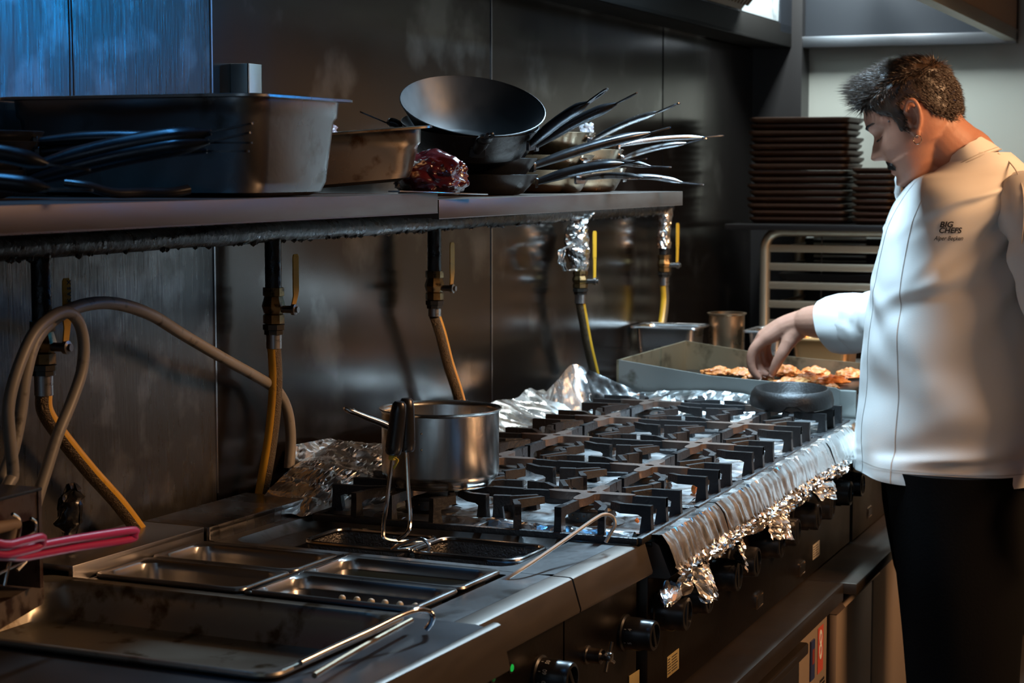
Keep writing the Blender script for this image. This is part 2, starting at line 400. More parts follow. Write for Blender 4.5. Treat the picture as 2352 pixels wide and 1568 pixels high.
# ---- GN pans
def gn_pan(name, hx, hy, depth, m, label, cat, loc, rz, rim=.010, group=None, parts=True, rot=None, rr=.022):
    r = thing(name, label, cat, loc, rz, group, rot)
    b = nb()
    rings = [rrect(hx-.001, hy-.001, rr*.6, -.0045), rrect(hx, hy, rr*.6, -.002), rrect(hx-.001, hy-.001, rr*.6, .0008), rrect(hx-.003, hy-.003, rr*.6, .0015), rrect(hx-.006, hy-.006, rr*.6, 0.0),
             rrect(hx-rim, hy-rim, rr, 0), rrect(hx-rim-.003, hy-rim-.003, rr, -.003), rrect(hx-rim-.0045, hy-rim-.0045, rr, -.012), rrect(hx-rim-.005, hy-rim-.005, rr, -.018),
             rrect(hx-rim-.011, hy-rim-.011, rr, -depth+.015), rrect(hx-rim-.016, hy-rim-.016, rr, -depth+.004), rrect(hx-rim-.026, hy-rim-.026, rr*.8, -depth)]
    loft(b, rings, False, True)
    o = [rrect(hx-.001, hy-.001, rr*.6, -.0045), rrect(hx-rim-.0015, hy-rim-.0015, rr, -.005), rrect(hx-rim-.003, hy-rim-.003, rr, -.02), rrect(hx-rim-.009, hy-rim-.009, rr, -depth+.014), rrect(hx-rim-.014, hy-rim-.014, rr, -depth+.002), rrect(hx-rim-.025, hy-rim-.025, rr*.8, -depth-.0015)]
    loft(b, o, False, True)
    obj('pan_body', b, m, r)
    return r
GN = mat('pan_steel', (.38,.37,.36), 1, .32, .25, 9, rvar=.07, spots=(.16,.13,.10), spot_s=22, spot_t=.68)
PZ = T+.0055
gn_pan('food_pan', .061, .1215, .10, GN, 'small steel pan with dark liquid, front right of the food warmer, beside the pasta cooker', 'pan', LU(-.349,.212,PZ), RZ)
gn_pan('food_pan', .061, .1215, .030, GN, 'small steel pan with pale chickpeas, front of the food warmer nearest the tray', 'pan', LU(-.474,.212,PZ), RZ)
gn_pan('food_pan', .061, .1155, .10, GN, 'small empty steel pan at the back of the food warmer, beside the pasta cooker', 'pan', LU(-.349,.452,PZ), RZ)
gn_pan('food_pan', .061, .1155, .10, GN, 'small empty steel pan at the back of the food warmer nearest the tray', 'pan', LU(-.474,.452,PZ), RZ)
b = nb(); loft(b, [rrect(.0455,.106,.018,0)], False, True)
w = obj('broth', b, mat('dark_broth', (.018,.016,.010), 0, .04, .2)); w.location = LU(-.349,.212,PZ-.014); w.rotation_euler = (0,0,RZ)
tag(w, 'dark still liquid in the small pan beside the pasta cooker', 'liquid', None, 'stuff')
PEA = mat('chickpea', (.55,.44,.28), 0, .45, .3, 60)
pb = nb(); bmesh.ops.create_icosphere(pb, subdivisions=2, radius=.0046)
for v in pb.verts: v.co *= 1+.12*noise.noise(v.co*300)
pea0 = obj('chickpea', pb, PEA)
for k in range(22):
    o = pea0 if k == 0 else pea0.copy()
    if k: COL.objects.link(o)
    o.location = LU(-.474+.021-.006*(k % 2)+random.uniform(-.001,.001), .135+(k//2)*.0105+random.uniform(-.001,.001), PZ-.030+.0048+(.0075 if k % 4 == 0 else 0))
    o.rotation_euler = (k, k*2, k*3)
    tag(o, 'pale chickpea lying in the small front pan nearest the big tray', 'chickpea', 'chickpeas in the front pan')
# big front tray
TRAYM = mat('stained_tray_steel', (.40,.37,.31), .9, .38, .3, 6, rvar=.08, spots=(.11,.075,.04), spot_s=26, spot_t=.62)
gn_pan('large_tray', .152, .268, .05, TRAYM, 'large shallow stained steel tray at the bottom left corner', 'tray', LU(-.74,.3365,T+.012), RZ, rim=.012, rr=.04)
# pasta baskets
PERF = mat('basket_mesh_steel', (.16,.155,.15), .9, .35, .4, 90, bump=.8, bs=300)
def basket(label, cx, cy, hx, hy, hside):
    c = LU(cx, cy, T-.004)
    r = thing('pasta_basket', label, 'basket', c, RZ, None)
    b = nb(); R = rrect(hx, hy, .022, 0, 6); tube(b, R, .0035, 8, closed=True); obj('rim', b, STEEL_P, r)
    b = nb(); loft(b, [rrect(hx, hy, .022, 0), rrect(hx-.004, hy-.004, .02, -.10)], False, True); obj('mesh_body', b, PERF, r)
    return r
Bk1 = basket('pasta basket further back in the pasta cooker tank, towards the wall', -.135, .375, .056, .083, 1)
Bk2 = basket('pasta basket nearer the front in the pasta cooker tank, with a curled wire hook', -.135, .200, .056, .083, -1)
def to_local(r, p):
    M = Matrix.Translation(r.location) @ r.rotation_euler.to_matrix().to_4x4()
    return M.inverted() @ V(p)
def wire(r, pts, rad, m, name, n=8, seg=8):
    P = [to_local(r, p) for p in pts]
    b = nb(); tube(b, smooth_path(P, n), rad, seg); return obj(name, b, m, r)
xb = LU(-.19, .29).x
def grip(r, u0, v0, u1, v1, x, name='grip', rad=.0125):
    a = to_local(r, pt(u0, v0, X=x)); c = to_local(r, pt(u1, v1, X=x)); d = c-a
    b = nb(); a1, b1 = frame_of(d); M = mat_axes(a, a1, b1, d.normalized()); L = d.length
    lathe(b, [(0,0),(rad*.8,0),(rad*.95,.003),(rad,.012),(rad*.97,L*.5),(rad*.9,L-.014),(rad*.8,L-.004),(rad*.55,L),(0,L)], 20, M)
    obj(name, b, BLACK, r)
# handle wires: rise from each basket's rim to a black grip
xq = LU(-.135,.29).x
wire(Bk1, [LU(-.11,.293,T-.004), pt(893,1240,X=xq-.03), pt(881,1215,X=xq-.03), pt(889,1150,X=xq-.02), pt(903,1040,X=xq-.02)], .003, STEEL_P, 'handle_wire')
grip(Bk1, 903, 1043, 918, 922, xq-.02)
wire(Bk2, [LU(-.11,.283,T-.004), pt(905,1252,X=xq-.02), pt(936,1222,X=xq-.01), pt(942,1190,X=xq), pt(938,1120,X=xq), pt(934,1030,X=xq)], .003, STEEL_P, 'handle_wire')
grip(Bk2, 934, 1036, 934, 914, xq)
wire(Bk2, [LU(-.19,.283,T-.002), pt(900,1262,X=xq-.055), pt(940,1243,X=xq-.055), pt(970,1238,X=xq-.055), pt(986,1252,X=xq-.055), pt(980,1268,X=xq-.055), pt(966,1277,X=xq-.055)], .0028, STEEL_P, 'hook_wire')
STR = mat('yellow_string', (.55,.42,.05), 0, .8)
b = nb()
for q in range(5):
    c = pt(902, 1046+q*2, X=xq-.021); tube(b, ring_pts(c, .0045+.0006*(q % 2), 12), .0012, 5, closed=True)
for q in range(3):
    tube(b, smooth_path([pt(905,1050,X=xq-.026), pt(911+q*2,1056,X=xq-.028), pt(909+q,1066,X=xq-.03), pt(903+q,1073+q*2,X=xq-.026)], 5), .0009, 5)
for v in b.verts: v.co = to_local(Bk1, v.co)
obj('yellow_string', b, STR, Bk1)
# ladle hooks
lad = thing('ladle', 'ladle with a thin pale hooked wire handle leaning out of a pan towards the stove', 'ladle', LU(-.349,.11,T-.02), 0)
A = LU(-.33, .125, T-.03)
def mixp(a, bq, t): return a.lerp(bq, t)
x0, x1 = A.x, 2.50
P = [A, pt(1185,1315,X=2.285), pt(1290,1245,X=2.39), pt(1365,1192,X=2.465), pt(1390,1181,X=2.485), pt(1408,1188,X=2.50), pt(1412,1206,X=2.50), pt(1400,1228,X=2.495), pt(1391,1245,X=2.49)]
wire(lad, P, .0026, mat('pale_wire', (.62,.6,.55), .7, .4), 'handle')
b = nb(); lathe(b, [(0,-.022),(.014,-.019),(.024,-.008),(.027,.002),(.0255,.002),(.022,-.008),(.012,-.017),(0,-.02)], 24, Matrix.Translation(to_local(lad, A)+V((-.01,.0,-.01)))); obj('bowl', b, STEEL_P, lad)
l2 = thing('serving_hook', 'steel rod with a curled hook lying along the right edge of the large tray', 'utensil', LU(-.6,.1,T+.02), 0)
zt = T+.02
wire(l2, [pt(690,1521,Z=zt-.004), pt(760,1488,Z=zt+.002), pt(850,1447,Z=zt+.01), pt(920,1413,Z=zt+.018), pt(958,1401,Z=zt+.020), pt(985,1404,Z=zt+.014), pt(994,1415,Z=zt+.008), pt(990,1430,Z=zt-.002), pt(980,1443,Z=zt-.010)], .0033, STEEL_P, 'rod', seg=10)
l3 = thing('flat_skewer', 'straight brownish steel rod resting along the right rim of the large tray', 'utensil', LU(-.6,.08,T+.02), 0)
wire(l3, [pt(722,1551,Z=T+.018), pt(830,1487,Z=T+.018), pt(945,1424,Z=T+.018)], .0032, STEEL_B, 'rod')
# ================================================================== STOVE
SX0, SX1, SY0, SY1 = 2.605, 4.0, .826, 1.47
st = thing('gas_stove', 'long ten burner gas stove with foil covered top and black knobs', 'stove', (SX0, SY0, 0))
def so(name, b, m, par=st, **k):
    off = st.location
    for v in b.verts: v.co -= off
    o = obj(name, b, m, par, **k); return o
BX = [2.690+.283*k for k in range(5)]; BY = (.955, 1.225)
b = nb(); box(b, SX0, SX1, SY0+.012, SY1, BASEZ+.002, T-.012, .003); so('body', b, PANEL)
b = nb(); box(b, SX0-.004, SX1, SY0+.006, SY1+.02, T-.0115, T-.004, .002)
so('top_plate', b, mat('dark_stove_top', (.03,.03,.032), .6, .3, .4, 30))
prof = [(.03, T-.0035), (.004, T-.0035), (-.004, T-.008), (-.022, T-.052), (-.018, T-.056), (.012, T-.056)]
b = nb(); loft(b, [[V((SX0, SY0+p[0], p[1])) for p in prof], [V((SX1, SY0+p[0], p[1])) for p in prof]], True, True); so('front_lip', b, STEEL_D)
b = nb(); box(b, SX0, SX1+.55, SY1+.021, WY-.03, T-.02, T+.004, .002); tag(obj('back_ledge', b, STEEL_D), 'narrow steel ledge behind the stove along the wall', 'ledge')
# burners: ring base, cap
BURN = mat('burner_iron', (.06,.055,.05), .6, .4, .4, 40, bump=.2, bs=150)
for by in BY:
    for bx in BX:
        b = nb(); lathe(b, [(.05,T-.003),(.05,T+.004),(.042,T+.006),(.036,T+.008),(.036,T+.022),(.038,T+.024),(.036,T+.028),(.02,T+.030),(0,T+.030)], 32, Matrix.Translation((bx,by,0)))
        o = so('burner', b, BURN)
        b = nb()
        for k in range(22):
            a = 2*PI*k/22; c = V((bx+.0362*math.cos(a), by+.0362*math.sin(a), T+.013+.004*(k % 2)))
            t = nb(); bmesh.ops.create_uvsphere(t, u_segments=6, v_segments=4, radius=.0014); merge(b, t, Matrix.Translation(c))
        for v in b.verts: v.co -= st.location
        h = obj('gas_holes', b, mat('ember_hole', (.12,.05,.01), 0, .6), o)
# grates ----------------------------------------------------------
GT = T+.047
def grate(label, gx):
    g = thing('pan_grate', label, 'grate', (gx, 0, 0), 0, None)
    W = .135; y0, y1 = BY[0]-.118, BY[1]+.128
    b = nb()
    for x in (-W, W): box(b, x-.006, x+.006, y0, y1, T+.001, T+.011, .002)
    for y in (y0, (BY[0]+BY[1])/2, y1): box(b, -W, W, y-.006, y+.006, T+.001, T+.011, .002)
    obj('base_frame', b, IRON, g)
    def finger(bm, pts, w=.011, h=.014, leg=True):
        pts = [V(p) for p in pts]
        # vertical leg at the outer end then a bar running inwards, tapering down at its tip
        if leg:
            p = pts[0]; d = (pts[1]-pts[0]).normalized(); n = V((-d.y, d.x, 0))
            lo = [p+n*w*.55+d*-.002, p-n*w*.55+d*-.002, p-n*w*.55+d*.018, p+n*w*.55+d*.018]
            hi = [p+n*w*.5, p-n*w*.5, p-n*w*.5+d*.026, p+n*w*.5+d*.026]
            loft(bm, [[V((q.x,q.y,T+.002)) for q in lo], [V((q.x,q.y,T+.030)) for q in [p+n*w*.5, p-n*w*.5, p-n*w*.5+d*.014, p+n*w*.5+d*.014]], [V((q.x,q.y,GT-h*.8)) for q in hi], [V((q.x,q.y,GT)) for q in hi]], True, True)
        R = []
        for i, p in enumerate(pts):
            d = (pts[min(i+1,len(pts)-1)]-pts[max(i-1,0)]).normalized(); n = V((-d.y,d.x,0))
            z1 = GT + (p.z); z0 = z1-h*(1 if i < len(pts)-1 else .8)
            R.append([V((p.x+n.x*w/2,p.y+n.y*w/2,z0)), V((p.x-n.x*w/2,p.y-n.y*w/2,z0)), V((p.x-n.x*w*.42,p.y-n.y*w*.42,z1)), V((p.x+n.x*w*.42,p.y+n.y*w*.42,z1))])
        loft(bm, R, True, True)
    for bi, by in enumerate(BY):
        sgn = -1 if bi == 0 else 1
        ye = y0 if bi == 0 else y1
        # star hub
        b = nb(); N = 72; top = []
        for k in range(N):
            a = 2*PI*(k+0)/N
            r = .020+.050*abs(math.cos(2*a))**6
            top.append(V((r*math.cos(a), by+r*math.sin(a), GT+.0012)))
        inn = [V((.0075*math.cos(2*PI*k/N), by+.0075*math.sin(2*PI*k/N), GT+.0012)) for k in range(N)]
        dn = [p-V((0,0,.012)) for p in top]; di = [p-V((0,0,.012)) for p in inn]
        loft(b, [di, inn, top, dn, di])
        obj('hub', b, IRON_HUB, g)
        # bars along y from the hub: to the outer edge with a leg, and to the middle
        b = nb(); finger(b, [(0, ye, 0), (0, by+sgn*.085, 0), (0, by+sgn*.045, 0)]); obj('finger', b, IRON, g)
        b = nb(); finger(b, [(0, by-sgn*.135, -.002), (0, by-sgn*.085, 0), (0, by-sgn*.045, 0)], .012); obj('finger', b, IRON, g)
        for sx in (-1, 1):
            # arm sideways
            b = nb(); finger(b, [(sx*W, by+.004, 0), (sx*.085, by+.002, 0), (sx*.045, by, 0)]); obj('finger', b, IRON, g)
            # corner fingers on the open edge
            b = nb(); finger(b, [(sx*.072, ye, 0), (sx*.070, by+sgn*.072, 0), (sx*.045, by+sgn*.05, -.002)]); obj('finger', b, IRON, g)
            # chevrons at the sides
            b = nb(); finger(b, [(sx*W, by+sgn*.062, -.003), (sx*.10, by+sgn*.055, 0), (sx*.062, by+sgn*.03, 0)], .010, .013); obj('finger', b, IRON, g)
            b = nb(); finger(b, [(sx*W, by-sgn*.066, -.003), (sx*.098, by-sgn*.085, 0), (sx*.05, by-sgn*.060, -.001)], .010, .013); obj('finger', b, IRON, g)
            b = nb(); finger(b, [(sx*.072, by-sgn*.13, -.003), (sx*.066, by-sgn*.098, 0), (sx*.040, by-sgn*.072, -.001)], .010, .013); obj('finger', b, IRON, g)
    return g
GL = ['black cast iron grate at the near end of the stove, carrying the saucepan', 'second black cast iron grate from the near end of the stove',
      'middle black cast iron grate of the stove', 'fourth black cast iron grate from the near end of the stove', 'black cast iron grate at the far end of the stove, under the round iron dish']
g0 = grate(GL[0], BX[0])
for k in range(1, 5):
    dup(g0, (BX[k], 0, 0), (0,0,0), GL[k])
# knobs -----------------------------------------------------------
KY = SY0+.012
KNOBM = BLACK
def knob(par, x, y, z, r=.024, txt=None, off=V(), tilt=0):
    """dial knob on a front panel (axis towards -Y)"""
    b = nb()
    M = mat_axes(V((x, y, z))-off, V((1,0,0)), V((0,0,1)), V((0,-1,0)))
    lathe(b, [(0,0),(r*1.12,0),(r*1.12,.004),(r*1.0,.006),(r*1.0,.027),(r*.93,.030),(r*.93,.043),(r*.88,.047),(r*.70,.048),(r*.66,.040),(0,.040)], 40, M)
    R = Matrix.Rotation(tilt, 4, 'Z')
    box(b, -r*.17, r*.17, -r*.84, r*.84, .038, .0475, .003, M @ R)
    o = obj('knob', b, KNOBM, par)
    if txt:
        bb = nb()
        for s, a in txt:
            n = V((-math.cos(a), 0, math.sin(a))); ux = V((math.sin(a), 0, math.cos(a)))
            Mt = mat_axes(V((x,y,z))-off+n*(r*1.003)+V((0,-.0175,0)), ux, V((0,1,0)), n)
            merge(bb, text_bm(s, .0078, .0003, xs=.9, bold=.0001), Mt)
            box(bb, -.0004, .0004, .0062, .0088, -.0002, .0004, 0, Mt)
        obj('dial_mark', bb, mat('white_print', (.6,.6,.58), 0, .5), o)
    return o
for bx in BX:
    for dx in (-.062, .055):
        knob(st, bx+dx+.02, KY, .765, .027, None, st.location, random.uniform(-.3,.3))
# igniter / switch frames and plates on the fascia
CH = mat('chrome_trim', (.5,.45,.4), 1, .25)
def panel_frame(par, c, w, h, name='igniter_switch'):
    b = nb(); off = par.location
    R = [rrect(w/2, h/2, .004, 0), rrect(w/2, h/2, .004, .004), rrect(w/2-.002, h/2-.002, .003, .005), rrect(w/2-.003, h/2-.003, .003, .002)]
    M = mat_axes(V(c)-off, V((1,0,0)), V((0,0,1)), V((0,-1,0)))
    loft(b, R, True, True, M); return obj(name, b, CH, par)
for q in ((1740,1378),(1838,1305),(1993,1175)):
    p = pt(*q, Y=KY); f = panel_frame(st, (p.x, KY, p.z), .044, .026)
    b = nb(); M = mat_axes(V((p.x, KY-.0026, p.z))-st.location, V((1,0,0)), V((0,0,1)), V((0,-1,0))); loft(b, [rrect(.018,.009,.003,0), rrect(.017,.008,.003,.003)], False, True, M); obj('switch_button', b, BLACK, f)
PLATE = mat('data_plate', (.42,.33,.15), .3, .4, .2, 20)
def data_plate(par, c, w, h, rows, m=PLATE):
    M = mat_axes(V(c)-par.location, V((1,0,0)), V((0,0,1)), V((0,-1,0)))
    b = nb(); box(b, -w/2, w/2, -h/2, h/2, 0, .001, .0004, M); o = obj('data_plate', b, m, par)
    b = nb()
    for k in range(rows):
        z = h/2-.12*h-(k+.3)*h*.8/rows
        for a, e in ((-.46, -.30+.1*random.random()), (-.14, .44-.25*random.random())): box(b, a*w, e*w, z-h*.025, z+h*.025, .0009, .0014, 0, M)
    obj('print_lines', b, mat('dark_print', (.04,.03,.02), 0, .6), o)
p = pt(1545,1522,Y=KY); data_plate(st, (p.x, KY, p.z), .06, .032, 6)
p = pt(1874,1263,Y=KY); data_plate(st, (p.x, KY, p.z), .058, .03, 5, mat('pale_plate', (.5,.45,.36), .2, .4, .2, 20))
# front panels of the small units: knobs, taps, pilot lights
def lu_knob(par, q, r, txt, tilt=0):
    # local panel plane y=.012
    M = (Matrix.Translation(par.location) @ par.rotation_euler.to_matrix().to_4x4()).inverted()
    d = (M.to_3x3() @ (pt(*q, X=2)-CAM)); o = M @ CAM; k = (.012-o.y)/d.y; c = o+d*k
    return c
KN = mat('white_print', (.6,.6,.58), 0, .5)
c = lu_knob(u, (1440,1448), .024, None); knob(u, c.x-.012, .012, c.z, .0235, [('5', math.radians(-22)), ('4', math.radians(26))], V(), .35)
c = lu_knob(u2, (1246,1545), .024, None); knob(u2, c.x-.012, .012, c.z, .0235, [('70', math.radians(-8)), ('60', math.radians(28)), ('50', math.radians(64))], V(), .6)
c = lu_knob(u, (1347,1503), 0, None)
b = nb(); M = mat_axes(V((c.x,.012,c.z)), V((1,0,0)), V((0,0,1)), V((0,-1,0)))
lathe(b, [(0,0),(.013,0),(.013,.003),(.0105,.004),(.0105,.022),(.006,.024),(.006,.034),(0,.034)], 24, M); tp = obj('tap_stem', b, STEEL_D, u)
b = nb(); lathe(b, [(0,.028),(.0065,.028),(.0075,.032),(.0065,.037),(0,.038)], 20, M)
for k in range(4):
    a = PI/4+.25+k*PI/2; tube(b, [M @ V((.005*math.cos(a),.005*math.sin(a),.032)), M @ V((.021*math.cos(a),.021*math.sin(a),.032))], [.0026,.0032], 10)
obj('cross_handle', b, STEEL_P, tp)
GLED = mat('green_pilot_lit', (.0,.05,.01), 0, .3, emit=(.02,.9,.12), es=.35); GLED2 = mat('green_pilot_dim', (.0,.02,.006), 0, .3, emit=(.01,.5,.1), es=.06)
for q, m in (((1172,1533),GLED),((1130,1556),GLED2)):
    c = lu_knob(u2, q, 0, None); b = nb(); M = mat_axes(V((c.x,.012,c.z)), V((1,0,0)), V((0,0,1)), V((0,-1,0)))
    lathe(b, [(0,0),(.0075,0),(.0075,.002),(.005,.0025)], 20, M); pr = obj('pilot_light', b, BLACK, u2)
    b = nb(); lathe(b, [(.005,.001),(.0045,.003),(0,.0042)], 16, M); obj('pilot_lens', b, m, pr)
c = lu_knob(u, (1455,1560), 0, None)
b = nb(); box(b, c.x-.02, c.x+.02, .0105, .0118, c.z-.012, c.z+.010, .0004); obj('data_plate', b, PLATE, u)
# ---------------------------------------------------------------- foil
# lining under the grates
bz = T+.001
def liner(a, c):
    x = SX0+.02+(SX1-SX0-.05)*a; y = SY0+.035+(SY1-SY0-.06)*c
    return V((x, y, bz+.004+max(-.003, crumple((x,y,0), .007, 12))))
def hole(c):
    for by in BY:
        for bx in BX:
            if (c.x-bx-.004)**2+(c.y-by)**2 < (.042+.008*noise.noise(c*40))**2: return True
    return False
b = nb(); sheet(b, liner, 120, 56, hole)
tag(obj('foil_liner', b, FOIL_DIRTY, None, True, 20), 'crumpled foil lining the stove top beneath the black grates', 'foil')
# wrap over the front lip in separate overlapping pieces
cuts = [(2.598,2.90),(2.885,3.12),(3.105,3.37),(3.355,3.66),(3.645,4.0)]
nm = ['near corner piece of foil wrapped over the stove front lip, with twisted tail', 'second piece of foil wrapped over the stove front lip from the near end', 'middle piece of foil wrapped over the front lip of the stove', 'fourth piece of foil wrapped over the stove front lip from the near end', 'far end piece of foil on the stove front lip, beside the chef']
for ci, (xa, xb) in enumerate(cuts):
    drop = [.075,.07,.062,.066,.055][ci]
    def wrap(a, c, xa=xa, xb=xb, ci=ci, drop=drop):
        x = xa+(xb-xa)*a; L = .045+.05+drop*(.15+.9*abs(noise.noise(V((x*7,ci*3.1,0)))))
        s = c*L
        if s < .045: y, z = SY0+.035-s, T+.004
        elif s < .055: y, z = SY0-.010-(s-.045)*.5, T+.002-(s-.045)*.7
        else:
            k = s-.055; y, z = SY0-.0165-.34*min(k,.045)+.10*max(0,k-.045), T-.006-k*.94
        ph = x*190+5*noise.noise(V((x*22,s*9,ci)))+s*60*noise.noise(V((x*5,1,ci)))
        pl = .0022*abs(math.sin(ph*.5))*(.3+1.4*abs(noise.noise(V((x*16,3,ci)))))*min(1,s/.05)
        low = max(0, min(1, (s-.088)/.03))
        cr = crumple((x, s*.6, ci*4), .0028+.011*low, 17+14*low)
        n = V((0, -.25, .97)) if s < .045 else V((.0,-.94,.3))
        flop = max(0, s-.09)
        return V((x+.25*flop*noise.noise(V((x*14,s*20,3))), y-.4*flop*noise.noise(V((x*12,2,ci))), z)) + n*(cr+pl+.004)
    b = nb(); sheet(b, wrap, int((xb-xa)*260), 30, None, .25)
    o = obj('foil_wrap', b, FOIL, None, True, 22)
    tag(o, nm[ci], 'foil')
# hanging twisted tail at near corner
b = nb()
def tail(a, c):
    p = pt(1545,1335,Y=.80).lerp(pt(1535,1392,Y=.79), c); ang = a*2*PI; r = .010+.016*math.sin(PI*min(1,c*1.15))**.7
    q = V((math.cos(ang)*r*1.1, math.sin(ang)*r*.5, 0))
    return p+q+V((1,.5,1))*crumple((a*.1,c*.08,7), .008, 40)
sheet(b, tail, 26, 14, None, .3)
tag(obj('foil_scrap', b, FOIL, None, False), 'twisted scrap of foil dangling from the near front corner of the stove', 'foil')
def scrap(q, dz, dx, label, seed):
    c0 = pt(*q, Y=SY0-.03)
    def f(a, c): 
        return c0+V(((a-.5)*dx*(1-.4*c), -.012*math.sin(a*5+seed)-.01*c, -c*dz))+V((.6,1,.4))*crumple((a*.12,c*.1,seed), .014, 34, seed)
    b = nb(); sheet(b, f, 22, 14, None, .4); tag(obj('foil_scrap', b, FOIL, None, False), label, 'foil')
scrap((1690,1232), .045, .10, 'ragged foil scrap hanging over the second pair of stove knobs', 1.)
scrap((1790,1170), .05, .12, 'ragged foil scrap curling out above the middle stove knobs', 5.)
scrap((1880,1110), .03, .12, 'small foil scrap hanging above the far stove knobs', 9.)
scrap((1610,1290), .05, .10, 'gold tinted foil scrap hanging beside the dangling tail at the near corner', 12.)
# standing foil against the wall
def back_foil(x0, x1, zf, label, nx, name='foil_sheet', seed=0.):
    def f(a, c):
        x = x0+(x1-x0)*a; H = zf(x)
        z = T+.004+H*c; y = SY1-.055+.075*c+.02*math.sin(c*3)*noise.noise(V((x*6,seed,1)))
        return V((x+.01*noise.noise(V((x*9,c*3,seed))), y, z))+V((.25,-.9,.3))*(crumple((x*.8+c*.10,c*.06-x*.25,seed), .008, 13, seed)+.2*crumple((x,c*.1,seed), .006, 34, seed))
    b = nb(); sheet(b, f, nx, 16); tag(obj(name, b, FOIL, None, True, 24), label, 'foil')
back_foil(2.93, 3.50, lambda x: .035+.02*noise.noise(V((x*5,1,0))), 'low crinkled foil strip along the wall behind the saucepan', 80, seed=2.)
back_foil(3.44, 3.88, lambda x: .052+.012*noise.noise(V((x*9,4,0)))+.012*max(0,1-abs(x-3.80)/.08), 'crinkled foil standing along the wall behind the middle burners', 80, seed=4.)
PB = [V((3.82,1.468,.045)), V((3.90,1.465,.070)), V((3.975,1.455,.098)), V((3.992,1.40,.075)), V((3.995,1.33,.048)), V((3.995,1.25,.018))]
PBs = smooth_path(PB, 12)
def peak(a, c):
    t = a*(len(PBs)-1); i = min(len(PBs)-2, int(t)); p = PBs[i].lerp(PBs[i+1], t-i)
    q = V((p.x-.03*(1-c), p.y-.03*(1-c)*(1 if a < .5 else .2), T+.004+p.z*c))
    return q+V((-.6,-.7,.2))*(crumple((a*.35,c*.08,6), .007, 15, 6.)+crumple((a*.35,c*.1,2), .002, 36, 6.))
b = nb(); sheet(b, peak, 70, 16); tag(obj('foil_sheet', b, FOIL, None, True, 24), 'bright foil peak standing at the back corner beside the griddle', 'foil')
# big sheet at the near back corner, leaning on the ledge
Q = [pt(600,1158,Y=1.47), pt(690,1182,Z=T+.004), pt(880,1110,Y=1.36), pt(870,1080,Y=1.43)]
def corner(a, c):
    lo = [pt(592,1155,Y=1.47), pt(700,1183,Z=T+.006), pt(900,1150,Z=T+.012)]
    hi = [pt(690,1060,Y=1.50), pt(775,1010,Y=1.49), pt(905,1015,Y=1.47)]
    def ip(P, t):
        t *= 2; i = min(1, int(t)); return P[i].lerp(P[i+1], t-i)
    p = ip(lo, a).lerp(ip(hi, a), c)
    return p+V((0,-.012,.016))*math.sin(PI*c)+V((-.35,-.8,.4))*(crumple((p.x*.9+p.z*1.3,p.y*.3,(p.z-p.x)*.30), .014, 19, 3.)+crumple((p.x,p.y*.5,p.z), .0075, 28, 3.))
b = nb(); sheet(b, corner, 60, 34); tag(obj('foil_sheet', b, FOIL, None, True, 22), 'large creased foil sheet leaning at the near back corner of the stove', 'foil')
def corner2(a, c):
    p = pt(655,1110,Y=1.525).lerp(pt(860,1040,Y=1.535), a).lerp(pt(680,1020,Y=1.535).lerp(pt(760,1005,Y=1.54), a), c)
    return p+V((-.2,-.6,.2))*crumple((p.x,c*.1,p.z), .010, 16, 8.)
b = nb(); sheet(b, corner2, 36, 22); tag(obj('foil_sheet', b, FOIL, None, True, 22), 'smaller pale foil sheet behind the large one at the near back corner', 'foil')
# rolled foil strip along the seam between pasta cooker and stove
def seam(a, c):
    y = SY0+.03+(SY1-SY0-.09)*a; r = .009+.006*noise.noise(V((y*8,1,1))); g = PI*c
    x = LU(-.004, y-.83).x+.012
    return V((x-.016+r*2.0*c*1.6, y, T+.003+.016*math.sin(g)*(.6+.4*noise.noise(V((y*5,3,3))))))+V((-.5,0,.7))*crumple((c*.03,y,1), .004, 40)
b = nb(); sheet(b, seam, 70, 8); tag(obj('foil_strip', b, FOIL_DIRTY, None, False), 'dull foil strip folded along the seam between the pasta cooker and the stove', 'foil')
# far foil flap by the griddle side
def flap(a, c):
    x = 3.93+.065*c; y = .95+.42*a; return V((x, y, T+.006+.05*c*(.5+.5*math.sin(a*PI))))+V((-.7,0,.5))*crumple((x,y,2), .008, 22, 4.)
b = nb(); sheet(b, flap, 44, 12); tag(obj('foil_flap', b, FOIL, None, False), 'bright foil flap at the far end of the stove against the griddle side', 'foil')
# food crumbs on the liner
CR = mat('orange_crumb', (.75,.22,.03), 0, .5, .3, 60)
cb = nb(); bmesh.ops.create_icosphere(cb, subdivisions=2, radius=.006)
for v in cb.verts: v.co *= 1+.5*noise.noise(v.co*220); 
for v in cb.verts: v.co.z *= .7
c0 = obj('food_crumb', cb, CR)
for k, (uu, vv, s, lab) in enumerate([(1395,1120,1.25,'orange food crumb on the foil left of the first front star of the grates'), (1595,1124,1.25,'orange food crumb on the foil behind the near front edge fingers'), (1463,1195,.6,'tiny orange crumb on the foil beside the hooked ladle end'), (1490,1073,.7,'tiny orange crumb under the second grate hub'), (1513,1002,.55,'tiny orange crumb on the foil under the middle grate'), (1536,1080,.8,'small pale orange crumb right of the second grate hub')]):
    o = c0 if k == 0 else c0.copy()
    if k: COL.objects.link(o)
    p = pt(uu, vv, Z=T+.013); o.location = p; o.scale = (s,s,s); o.rotation_euler = (k,k*1.3,0); tag(o, lab, 'crumb')
